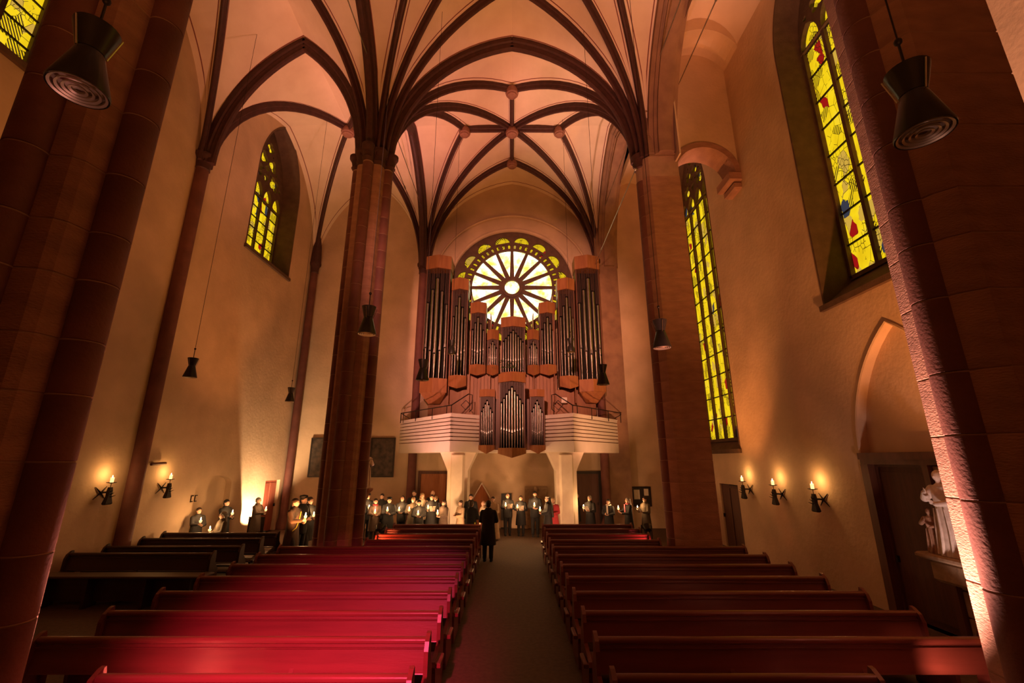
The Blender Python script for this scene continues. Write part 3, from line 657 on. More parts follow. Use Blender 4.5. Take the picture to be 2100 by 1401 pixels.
# ================================================================== GALLERY
A_, B_, C_ = (5.35, YB), (2.43, 17.5), (1.36, 18.45)
ZT = 4.77; ZB = 3.28
gal = thing('organ_gallery', 'white boarded organ gallery across the back wall', 'gallery', (0, YB, 0))
loc = lambda p: (p[0], p[1] - YB)
fp = [(-A_[0], A_[1]), (-B_[0], B_[1]), (-C_[0], C_[1]), (C_[0], C_[1]), B_, A_]
MB().prism([(p[0], min(0, p[1] - YB + .12)) for p in fp], ZB, ZB + .3, 'z').build('slab', 'concrete', gal)
for s_ in (-1, 1):
    for (P, Q) in ((A_, B_), (B_, C_)):
        p, q = Vector((s_ * P[0], P[1] - YB)), Vector((s_ * Q[0], Q[1] - YB)); d = (q - p).normalized(); nrm = Vector((d.y, -d.x))
        if nrm.y > 0: nrm = -nrm
        if abs(nrm.y) < 1e-3: nrm = Vector((0, -1))
        core = [p + d * .14 - nrm * .05, q - d * .14 - nrm * .05, q - d * .14 - nrm * .12, p + d * .14 - nrm * .12]; MB().prism([tuple(v) for v in core], ZB + .05, ZT - .03, 'z').build('parapet', 'board_joint', gal)
        zs = [ZB] + [ZB + .45 + i * (ZT - ZB - .45) / 7 for i in range(8)]
        for a, b in zip(zs, zs[1:]):
            pr = MB(); pr.prism([tuple(p), tuple(q), tuple(q - nrm * .055), tuple(p - nrm * .055)], a + .02, b - .02, 'z', None); pr.build('board', 'white_board', gal)
        MB().prism([tuple(p + nrm * .02), tuple(q + nrm * .02), tuple(q - nrm * .14), tuple(p - nrm * .14)], ZT - .03, ZT + .02, 'z').build('coping', 'white_board', gal)
# columns with flared heads
for s_, lb in ((-1, 'left'), (1, 'right')):
    c = thing('gallery_column', 'pale concrete column with flared head under %s half of gallery' % lb, 'column', (s_ * 2.25, 18.9, 0))
    MB().prism([(-.42, 0), (.42, 0), (.42, 2.55), (.75, ZB), (-.75, ZB), (-.42, 2.55)], -.1, 1.0, 'y').build('shaft', 'concrete', c)
    MB().prism([(-.3, -.1), (.3, -.1), (.22, -.3), (-.22, -.3)], 0, ZB - .1, 'z').build('front_rib', 'concrete', c)
    MB().bbox(-.5, .5, -.36, 1.06, 0, .1, .02).build('base', 'concrete', c)
# iron railing on the parapet
for s_, lb in ((-1, 'left'), (1, 'right')):
    r = thing('gallery_railing', 'thin iron handrail with diamond on the %s gallery parapet' % lb, 'railing', (0, YB, ZT))
    P, Q, R_ = Vector((s_ * (A_[0] - .1), A_[1] - .4 - YB)), Vector((s_ * B_[0], B_[1] - YB + .08)), Vector((s_ * (C_[0] + .35), C_[1] - YB + .3))
    MB().tube([(P.x, P.y, .34), (Q.x, Q.y, .34), ], .022, 6).build('handrail', 'iron', r)
    for k in (0.0, .06, .33, .66, .92, 1.0):
        v = P.lerp(Q, k); MB().tube([(v.x, v.y, -.12), (v.x, v.y, .36)], .018, 6).build('baluster', 'iron', r)
    MB().tube([(P.x, P.y, .34), (P.lerp(Q, .2).x, P.lerp(Q, .2).y, .04)], .016, 6).build('brace', 'iron', r)
    T = Q.lerp(R_, .8)
    MB().tube([(Q.x, Q.y, .34), (T.x, T.y, .92), (R_.x, R_.y, .92), (R_.x, R_.y, .3), (R_.x - s_ * -.12, R_.y, .2)], .022, 6).build('stair_rail', 'iron', r)
    dm = Vector((T.x + s_ * .1, T.y - .02)); MB().tube([(dm.x - .2, dm.y, .45), (dm.x, dm.y, .65), (dm.x + .2, dm.y, .45), (dm.x, dm.y, .25)], .02, 6, True).build('diamond', 'iron', r)
# loudspeaker box and console on gallery
a = atY(889, 825, 20.6); q = thing('wall_speaker', 'white box on the wall above left gallery floor', 'speaker', (a.x, YB, a.z)); MB().bbox(-.19, .19, -.25, 0, -.17, .17, .015).build('cabinet', 'white_board', q); MB().box(-.15, .15, -.26, -.25, -.13, .13).build('front_cloth', 'white_board', q)
a = atY(1157, 821, 20.0); q = thing('wall_speaker', 'small pale box on panelling right of the organ stair rail', 'speaker', (a.x, 20.2, a.z)); MB().bbox(-.13, .13, -.25, 0, -.13, .13, .015).build('cabinet', 'white_board', q); MB().box(-.1, .1, -.26, -.25, -.1, .1).build('front_cloth', 'white_board', q)
# ================================================================== ORGAN
def tower(parent, base, pxa, pxb, ytop, ycap, ybase, ybot, Yf, n, corbel=0, v=.24, dep=.75):
    """one pipe tower from its outline in the photo on the plane y = Yf; base = origin of the organ empty"""
    a = atY(pxa, (ycap + ybase) / 2, Yf); b = atY(pxb, (ycap + ybase) / 2, Yf); xc = (a.x + b.x) / 2; w = b.x - a.x
    zt, zc, zb, z0 = (atY((pxa + pxb) / 2, q, Yf).z for q in (ytop, ycap, ybase, ybot))
    L = Vector((xc, Yf, 0)) - base; h = w / 2
    plan = lambda k, o=0: [(-h * k, 0 - o), (0, -v - o), (h * k, 0 - o), (h * k, dep), (-h * k, dep)]
    case = MB(); case.box(-h, -h + .05, 0, dep, zb, zc).box(h - .05, h, 0, dep, zb, zc).box(-h + .05, h - .05, dep - .06, dep, zb, zc)
    case = case.build('tower_case', 'oak_dark', parent, L)
    MB().prism(plan(1.05, .03), zc, zt, 'z').build('cap', 'oak', case)
    pl_ = plan(1.05, .03); bs = MB(); dz = [.10, -.06, .10, .16, .16] if not corbel else [0] * 5
    bs.add([(p[0], p[1], z0 + q) for p, q in zip(pl_, dz)] + [(p[0], p[1], zb) for p in pl_], [(4, 3, 2, 1, 0), (5, 6, 7, 8, 9)] + [(i, (i + 1) % 5, 5 + (i + 1) % 5, 5 + i) for i in range(5)])
    if corbel: bs.prism([(p[0] * .45, p[1] * .45 + dep * .5) for p in plan(1.0)], z0 - corbel, z0, 'z', plan(1.0))
    bs.build('base', 'oak', case)
    hz = zc - zb; half = (n - 1) / 2; gr = MB(); rad = w * .68 / n / 2
    for i in range(n):
        u = (i - half) / half if half else 0; k = abs(u)
        x = u * (h - .06 - rad); y = -v * (1 - abs(x) / h) * .85 + .06 + rad * .5
        top = zb + hz * (.90 - .24 * k + (.015 if u < 0 else 0)); r = rad * (1.12 - .26 * k); ft = zb + hz * (.205 + .06 * k) 
        p = MB(); p.lathe([(r * .3, zb + .0), (r, ft), (r, top)], 12, (x, y, 0))
        p.cur = 1; p.box(x - r * .55, x + r * .55, y - r * 1.06, y - r * .7, ft + .01, ft + r * .9); p.cur = 0
        p.prism([(x - r * .6, ft + r * .9), (x + r * .6, ft + r * .9), (x + r * .45, ft + r * 3.0), (x - r * .45, ft + r * 3.0)], y - r * 1.05, y - r * .8, 'y')
        p.build('pipe', ['pipe_tin', 'void'], case, smooth=40)
        for q in (-1, 0, 1):
            xx = x + q * rad * .8; yy = -v * (1 - abs(xx) / h) * .85 + .02; gr.box(xx - .012, xx + .012, yy, yy + .03, top + .06, zc)
    gr.build('grille', 'grille_wood', case)
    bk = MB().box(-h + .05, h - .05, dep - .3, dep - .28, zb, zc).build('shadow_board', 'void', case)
    return case
ob = Vector((0, 20.4, ZB + .3)); organ = thing('main_organ', 'large wooden pipe organ with stepped towers below the rose window', 'organ', ob)
YO = 19.95; zof = Vector((0, 0, 0))
base0 = Vector((ob.x, ob.y, 0))
def T(*a, **k): c = tower(organ, base0, *a, **k); c.location.z -= ob.z; return c
T(869, 920, 527, 553, 777, 806, 19.75, 5, corbel=.45)
T(924, 958, 573, 596, 771, 796, 19.75, 5)
T(964, 996, 622, 644, 749, 770, 19.9, 5)
T(999, 1022, 678, 698, 750, 770, 19.9, 5)
T(1028, 1077, 652, 672, 764, 772, 19.7, 9)
T(1082, 1105, 678, 698, 750, 770, 19.9, 5)
T(1107, 1139, 622, 644, 749, 770, 19.9, 5)
T(1146, 1181, 573, 596, 772, 797, 19.75, 5)
T(1184, 1234, 527, 553, 779, 804, 19.75, 5, corbel=.45)
# panelled substructure: vertical boards
xs0, xs1 = atY(957, 810, 20.3).x, atY(1143, 810, 20.3).x; zt_ = atY(1050, 768, 20.3).z; nbd = 26
for i in range(nbd):
    u0 = xs0 + (xs1 - xs0) * i / nbd; MB().bbox(u0 + .006, u0 + (xs1 - xs0) / nbd - .006, -.02, .02, ZB + .3 - ob.z, zt_ - ob.z, .006).build('case_board', 'oak', organ, (0, -.1, 0))
for s_ in (-1, 1):
    x0_, x1_ = sorted((s_ * 2.1, s_ * 3.9)); MB().bbox(x0_, x1_, -.08, .3, 0, atY(1050, 797, 20).z - ob.z, .02).build('case_panel', 'oak', organ)
    for k in range(3):
        x0_, x1_ = sorted((s_ * (1.0 + k * .95), s_ * (1.0 + k * .95 + .03))); MB().box(x0_, x1_, -.55, .3, 1.9, 6.2 + k * .9).build('side_fin', 'oak', organ)
# positive organ in the gallery front
pb = Vector((0, 18.2, ZB)); pos = thing('positive_organ', 'small three towered pipe organ hung in the gallery front', 'organ', pb)
pb0 = Vector((0, 18.2, 0))
def TP(*a, **k): c = tower(pos, pb0, *a, **k); c.location.z -= pb.z; return c
TP(1023, 1077, 768, 785, 919, 936, 17.35, 9, v=.42, dep=.9); TP(983, 1014, 799, 814, 913, 928, 17.8, 7, v=.12, dep=.8); TP(1087, 1117, 799, 814, 913, 928, 17.8, 7, v=.12, dep=.8)
MB().box(-1.3, 1.3, .3, .5, .1, 2.2).build('back_wall', 'oak_dark', pos)
# greenery on the ledge of the middle tower
a = atY(1042, 755, 19.3); q = thing('green_wreath', 'dark leafy branches on the ledge of the middle organ tower', 'plant', (a.x, 19.3, a.z)); lf = MB(); rn = random.Random(2)
for i in range(90):
    c = Vector((rn.gauss(0, .26), rn.uniform(-.1, .15), abs(rn.gauss(0, .2)))); d = Vector((rn.uniform(-1, 1), rn.uniform(-1, 1), rn.uniform(0, 1))).normalized() * .1; s2 = d.cross(Vector((0, 0, 1))).normalized() * .025
    lf.add([c, c + d * .5 + s2, c + d, c + d * .5 - s2], [(0, 1, 2, 3)])
f_ = lf.build('foliage', 'leaf', q); f_['kind'] = 'stuff'; MB().tube([(-.35, 0, 0), (0, 0, .04), (.35, 0, 0)], .015, 5).build('branch', 'leaf', q)
# ================================================================== PEWS
for s_, lb in ((-1, 'left'), (1, 'right')):
    q = thing('pew_platform', 'low wooden platform under the %s nave pews' % lb, 'platform', (s_ * 3, 8, 0))
    for xe, ya, yb in ((5.7, 4.75, 11.85), (3.86, 11.86, 15.7)):
        n_ = 4; x0_, x1_ = sorted((s_ * 1.08 - s_ * 3, s_ * xe - s_ * 3)); MB().bbox(x0_, x1_, ya - 8, yb - 8, 0, .05, .01).build('deck', 'platform_wood', q)
def pew(x0, x1, y, label, m='pew_wood', group='nave pews', hb=.92):
    w = x1 - x0; r = thing('church_pew', label, 'pew', ((x0 + x1) / 2, y, .05 if m == 'pew_wood' else 0), 0, group); h = w / 2
    b = MB().loft([[(x, yy, z) for x, yy, z in ((-h, y0, z0), (h, y0, z0), (h, y0 + t, z0), (-h, y0 + t, z0))] for y0, z0, t in ((-.06, .56, .03), (-.055, .57, .035), (.0, hb - .06, .035))]); b.build('backrest', m, r)
    MB().loft([[(-h, .0 + a, hb - .06 + c) for a, c in rp] if k == 0 else [(h, .0 + a, hb - .06 + c) for a, c in rp] for k in (0, 1) for rp in [[(-.025, 0), (-.03, .03), (-.015, .055), (.02, .062), (.05, .05), (.06, .02), (.05, -.01), (.0, -.01)]]]).build('top_rail', m, r, smooth=50)
    MB().box(-h, h, -.03, -.012, hb - .115, hb - .10).build('rail_bead', m, r)
    MB().bbox(-h - .0, h + .0, -.47, -.05, .41, .45, .012).build('seat', m, r)
    MB().bbox(-h, h, .10, .26, .50, .52, .006).build('book_shelf', m, r)
    MB().bbox(-h, h, .16, .34, .17, .21, .01).build('kneeler', m, r)
    n = max(2, int(w / 1.25))
    for i in range(1, n):
        x = -h + w * i / n; MB().loft([[(x - .025, yy, z), (x + .025, yy, z), (x + .025, yy + .05, z), (x - .025, yy + .05, z)] for yy, z in ((-.12, .44), (-.045, .62))]).build('strut', m, r); MB().box(x - .03, x + .03, -.4, .1, 0, .41).build('support', m, r)
    for s_ in (-1, 1):
        x = s_ * (h + .025)
        e = MB().prism([(-.40, 0), (.22, 0), (.22, .55), (.10, .70), (.10, hb - .03), (.085, hb + .04), (.04, hb + .03), (-.05, hb - .03), (-.09, hb - .12), (-.10, .56), (-.44, .47), (-.47, .42), (-.42, .34)], x - .025, x + .025, 'x'); e.build('end_panel', m, r)
        MB().bbox(*sorted((x - .03, x + s_ * .09)), -.45, -.12, .40, .46, .012).build('end_ledge', m, r)
ORD = ['first', 'second', 'third', 'fourth', 'fifth', 'sixth', 'seventh', 'eighth', 'ninth', 'tenth', 'eleventh', 'twelfth']
for k in range(12):
    y = 4.97 + .93 * k; far = y > 11.9
    nm = 'foremost, cut by bottom edge' if k == 0 else '%s pew from the front' % ORD[k]
    pew(-4.05 if k == 0 else -5.6 if not far else -3.8, -1.02, y, 'red lit wooden church pew left of aisle, %s' % nm)
    pew(1.02, 3.55 if k == 0 else 5.6 if not far else 3.85, y, 'dark red wooden church pew right of aisle, %s' % nm)
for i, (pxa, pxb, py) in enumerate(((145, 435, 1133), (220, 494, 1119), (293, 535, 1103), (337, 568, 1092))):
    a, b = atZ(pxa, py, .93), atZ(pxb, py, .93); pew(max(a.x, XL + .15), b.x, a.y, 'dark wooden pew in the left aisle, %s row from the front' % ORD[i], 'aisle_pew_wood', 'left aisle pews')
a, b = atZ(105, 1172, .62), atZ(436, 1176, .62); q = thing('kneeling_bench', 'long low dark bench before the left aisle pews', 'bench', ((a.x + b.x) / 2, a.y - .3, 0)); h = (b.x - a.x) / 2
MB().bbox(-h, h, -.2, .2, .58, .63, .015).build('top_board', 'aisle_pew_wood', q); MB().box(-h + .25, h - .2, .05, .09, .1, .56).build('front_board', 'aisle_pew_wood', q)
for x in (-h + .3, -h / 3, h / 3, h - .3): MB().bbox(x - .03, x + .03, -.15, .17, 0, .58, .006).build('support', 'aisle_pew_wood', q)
# ================================================================== FLOODLIGHT HOUSINGS
for i, (p, d) in enumerate(FLOODS):
    q = thing('floodlight', ['small black floodlight on the floor by the left pillar, nave side', 'small black floodlight on the floor by the right pier', 'floodlight on the floor behind the left front pillar', 'floodlight grazing the lit face of right front pier', 'floodlight beside the right front pier aimed at the vault', 'floodlight beside the left front pillar aimed at the vault',
        'floodlight in left aisle at the back of the slender pillar', 'floodlight close to the left wall near the red door', 'floodlight in the left aisle behind front pillar', 'second floodlight in left aisle by the slender pillar', 'floodlight in right aisle behind the front pier', 'floodlight in right aisle behind the square pier', 'floodlight aimed at the carved figures', 'floodlight by the left pillar aimed at the gallery', 'floodlight by the right pier aimed at the gallery', 'added low spill light at the left pew end by the pillar', 'added low spill light at the right pew end by the pier', 'added low spill light between right pews by the front pier', 'added fill light hidden behind the last left pew at the aisle', 'added fill light hidden behind the last right pew at the aisle'][i], 'floodlight', (p.x, p.y, 0))
    rot = d.to_track_quat('-Z', 'Y').to_euler(); hb = MB().lathe([(.09, .22), (.10, .2), (.13, .09), (.135, .05), (.125, .05), (.115, .09), (.02, .19)], 14).build('housing', 'lamp_black', q, (0, 0, p.z), smooth=40); hb.rotation_euler = rot
    MB().box(-.14, .14, -.1, .1, 0, .03).build('foot', 'iron', q); MB().box(-.165, -.145, -.02, .02, .0, p.z).box(.145, .165, -.02, .02, .0, p.z).build('yoke', 'iron', q)
    if i == 7: MB().box(-.5, .12, -.17, -.155, .1, .85).build('beam_flap', 'iron', q)  # flap added to cut off one edge of the beam on the wall
# ================================================================== PEOPLE
V = Vector
def grip(mb, c, side, s=1):                               # fist closed round an upright stick at c; side = unit vector from stick to palm
    c, side = V(c), V(side).normalized(); fw = V((0, 0, 1)).cross(side)
    mb.cap(c + side * .035 + V((0, 0, .025)), c + side * .035 - V((0, 0, .025)), .022, .022, 8)
    for i in range(4):
        r = .026 - .001 * i; zz = .033 - .022 * i; pts = [c + side * (r * math.cos(a)) + fw * (r * math.sin(a)) * s + V((0, 0, zz)) for a in [.4 + 3.6 * k / 6 * (1 - .06 * i) for k in range(7)]]
        mb.tube(pts, [.0105] * 6 + [.007], 6)
    mb.tube([c + side * .04 + V((0, 0, .03)), c + side * .02 - fw * .03 * s + V((0, 0, .05)), c - side * .012 - fw * .024 * s + V((0, 0, .055))], [.014, .011, .008], 6)
def cup(mb, w, d, n, s=1):                                # open, slightly curled hand from wrist w along d; n = palm normal
    w, d, n = V(w), V(d).normalized(), V(n).normalized(); sd = d.cross(n)
    for k in (-1, 0, 1): mb.cap(w + sd * k * .018, w + d * .085 + sd * k * .024, .017, .015, 8)
    for i, ln in enumerate((.062, .074, .070, .056)):
        b = w + d * .085 + sd * (i - 1.5) * .0225 * s; k1 = b + d * ln * .5 + n * .008; mb.tube([b - d * .02, b, k1, k1 + d * ln * .4 + n * ln * .35], [.011, .0105, .0095, .007], 6)
    b = w + d * .02 - sd * .03 * s; mb.tube([b, b - sd * .025 * s + d * .03 + n * .01, b - sd * .03 * s + d * .06 + n * .025], [.014, .011, .008], 6)
POSE = {  # right elbow, right wrist, left elbow, left wrist, candle point, sheet point
 'both': ((-.25, -.06, 1.13), (-.10, -.24, 1.10), (.25, -.06, 1.13), (.07, -.25, 1.08), (-.045, -.31, 1.13), None),
 'sheet': ((-.26, -.06, 1.14), (-.17, -.25, 1.14), (.26, -.06, 1.12), (.12, -.26, 1.12), (-.135, -.31, 1.17), (.04, -.37, 1.22)),
 'reach': ((-.23, -.13, 1.16), (-.13, -.36, 1.17), (.23, -.10, 1.12), (.03, -.33, 1.10), (-.09, -.42, 1.20), None)}
def ring(z, rx, ry, cx=0, cy=0, n=16): return [(cx + rx * math.cos(2 * PI * i / n), cy + ry * math.sin(2 * PI * i / n), z) for i in range(n)]
def legs_pts(g):
    if g == 'walk': return [((-.09, 0, .9), (-.1, -.13, .50), (-.1, -.22, .09)), ((.09, 0, .9), (.1, .06, .50), (.1, .27, .13))]
    if g == 'sit': return [((s * .09, 0, .92), (s * .12, -.42, .93), (s * .12, -.42, .50)) for s in (-1, 1)]
    return [((s * .09, 0, .9), (s * .1, -.01, .5), (s * .1, .02, .09)) for s in (-1, 1)]
def body_mb(pose, g):
    m = MB(); re, rw, le, lw, cn, sh = POSE[pose]
    m.loft([ring(.86, .15, .10), ring(.95, .165, .11), ring(1.07, .14, .10), ring(1.25, .165, .115), ring(1.38, .18, .10), ring(1.46, .09, .07)])
    m.cap((0, .012, 1.42), (0, -.005, 1.54), .058, .052)
    m.ell((0, -.012, 1.615), (.074, .092, .106), 16, 12); m.ell((0, -.045, 1.56), (.05, .05, .055)); m.cap((0, -.10, 1.63), (0, -.118, 1.592), .010, .015, 8)
    m.cap((-.03, -.088, 1.648), (.03, -.088, 1.648), .013, .013, 8); m.cap((-.018, -.094, 1.556), (.018, -.094, 1.556), .008, .008, 6)
    for s in (-1, 1): m.ell((s * .076, .0, 1.61), (.012, .022, .034), 8, 6)
    for s, e, w in ((-1, re, rw), (1, le, lw)):
        m.cap((s * .185, 0, 1.385), e, .054, .042); m.cap(e, w, .042, .028)
    grip(m, cn, V(rw) - V(cn)) if True else None
    m.cap(rw, V(cn) + (V(rw) - V(cn)).normalized() * .04, .026, .022)
    if sh: cup(m, lw, (V(sh) + V((.06, .02, -.08))) - V(lw), (-.3, -.2, .9), -1)
    else: cup(m, lw, V(cn) + V((.06, -.0, -.05)) - V(lw), (-.8, 0, .6), -1)
    for h, k, a in legs_pts(g):
        m.cap(h, k, .085, .058); m.cap(k, a, .056, .040); m.cap(V(a) + V((0, .03, -.045)), V(a) + V((0, -.11, -.05)), .03, .022)
    return m
def coat_mb(pose, g, kind):
    m = MB(); re, rw, le, lw, cn, sh = POSE[pose]
    hem = {'short': (.72, .20, .15), 'long': (.46, .25, .19), 'robe': (.07, .33, .27), 'habit': (.07, .31, .25)}[kind]
    if g == 'sit': hem = (.80, .22, .17)
    R = [ring(hem[0], hem[1], hem[2]), ring((hem[0] + .95) / 2, (hem[1] + .205) / 2 + .005, (hem[2] + .15) / 2 + .005), ring(.97, .205, .15), ring(1.13, .192, .145), ring(1.30, .21, .145), ring(1.39, .215, .125), ring(1.45, .15, .10), ring(1.50, .085, .085)]
    m.loft(R); m.lathe([(.075, 1.46), (.088, 1.49), (.082, 1.535), (.066, 1.53), (.06, 1.46)], 14, (0, .01, 0))
    k = 1.5 if kind in ('robe', 'habit') else 1
    for s, e, w in ((-1, re, rw), (1, le, lw)):
        w = V(e).lerp(V(w), .9); m.cap((s * .185, 0, 1.385), e, .078, .066); m.cap(e, w, .064, .05 * k)
    if g == 'sit':
        for h, kk, a in legs_pts(g): m.cap(h, V(kk).lerp(V(h), .3), .12, .10)
    return m
def trouser_mb(g):
    m = MB(); m.loft([ring(.80, .165, .125), ring(.92, .18, .13), ring(1.0, .165, .12)])
    for h, k, a in legs_pts(g): m.cap(h, k, .105, .08); m.cap(k, V(a) + V((0, 0, .02)), .08, .066)
    return m
TMP = []; REM = {}
def want(key, mb, vox, m):
    if key in REM: return
    me = mb.mesh('tmp', m); o = bpy.data.objects.new('tmp', me); COL.objects.link(o)
    r = o.modifiers.new('r', 'REMESH'); r.mode = 'VOXEL'; r.voxel_size = vox; r.use_smooth_shade = True
    s = o.modifiers.new('s', 'SMOOTH'); s.iterations = 2; s.factor = .5
    REM[key] = o
def hair_mb(kind):
    m = MB()
    if kind in ('short', 'cap', 'bun'): m.ell((0, .012, 1.655), (.086, .104, .088), 16, 12); m.ell((0, .045, 1.60), (.078, .062, .075), 12, 8)
    if kind == 'bun': m.ell((0, .12, 1.65), (.045, .045, .045), 10, 8)
    if kind == 'bald': m.loft([ring(1.555, .07, .06, 0, .035), ring(1.60, .082, .085, 0, .025), ring(1.635, .08, .088, 0, .025), ring(1.655, .06, .07, 0, .04)])
    if kind == 'long': m.ell((0, .012, 1.655), (.090, .106, .090), 16, 12); m.loft([ring(1.40, .10, .05, 0, .085), ring(1.50, .105, .065, 0, .06), ring(1.62, .092, .08, 0, .035)])
    if kind == 'hood': m.ell((0, .035, 1.625), (.10, .102, .125), 14, 10); m.loft([ring(1.42, .16, .11, 0, .02), ring(1.50, .11, .085, 0, .02), ring(1.58, .098, .09, 0, .04)])
    if kind == 'veil': m.ell((0, .025, 1.64), (.092, .100, .100), 14, 10); m.loft([ring(.95, .20, .06, 0, .17), ring(1.20, .20, .08, 0, .13), ring(1.42, .15, .08, 0, .09), ring(1.60, .096, .08, 0, .045)])
    return m
HAIR = {}
def hair(kind):
    if kind not in HAIR: HAIR[kind] = hair_mb(kind).mesh('hair', 'hair_black', 70)
    return HAIR[kind]
eye_m = MB().ell((-.03, -.098, 1.625), (.011, .008, .007), 8, 6).ell((.03, -.098, 1.625), (.011, .008, .007), 8, 6).mesh('eyes', 'void', 80)
scarf_m = MB().tube([(.085 * math.cos(a), .01 + .085 * math.sin(a), 1.475 + .012 * math.sin(2 * a)) for a in [2 * PI * i / 14 for i in range(14)]], .036, 8, True).box(-.05, .02, -.165, -.14, 1.12, 1.46).mesh('scarf', 'cloth_red', 60)
cap_m = MB().lathe([(.10, 1.69), (.112, 1.705), (.10, 1.745), (.02, 1.765)], 16, (0, .005, 0), 1, 1.1).box(-.06, .06, -.18, -.08, 1.69, 1.70).mesh('hat', 'cloth_black', 60)
bag_m = MB().bbox(-.15, .15, -.07, .07, 0, .26, .03).tube([(-.1, 0, .26), (-.06, 0, .42), (.06, 0, .42), (.1, 0, .26)], .01, 6).mesh('bag', 'cloth_black', 60)
shoe_m = MB().loft([ring(0, .045, .13, 0, -.04), ring(.035, .05, .135, 0, -.04), ring(.07, .04, .10, 0, -.01), ring(.12, .04, .045, 0, .035)]).mesh('shoe', 'cloth_black', 60)
def setm(o, m): o.material_slots[0].link = 'OBJECT'; o.material_slots[0].material = MAT[m]; return o
# held things
CAN = []
stick_m = MB().lathe([(.011, -.06), (.011, .105), (.004, .108)], 10).mesh('stick', 'wax', 40)
cup_mesh = MB().lathe([(.014, .03), (.036, .045), (.044, .10), (.041, .10), (.033, .05), (.012, .036)], 12).mesh('drip_cup', 'wax_glow', 50)
flame_m = MB().lathe([(.003, .105), (.014, .12), (.018, .135), (.012, .165), (.002, .195)], 8).mesh('flame', 'flame', 80)
def held_candle(p, label, watt=15.0):
    r = thing('hand_candle', label, 'candle', p, 0, 'hand held candles'); link('stick', stick_m, r); link('drip_cup', cup_mesh, r); link('flame', flame_m, r)
    l = bpy.data.lights.new('candle_light', 'POINT'); l.energy = watt; l.color = (1, .52, .2); l.shadow_soft_size = .03; o = bpy.data.objects.new('candle_light', l); COL.objects.link(o); o.parent = r; o.location = (0, 0, .24)
sheet_mesh = MB().prism([(-.15, -.2), (0, -.23), (.15, -.2), (.15, .0), (0, -.02), (-.15, .0)], 0, .004, 'y')
def held_sheet(p, rz, label):
    r = thing('song_sheet', label, 'song sheet', p, rz, 'song sheets in hands')
    for s in (-1, 1):
        q = MB().box(*sorted((0, s * .105)), -.003, .003, -.14, .14).build('page', 'paper', r, rz=s * .18); q.rotation_euler.x = .75
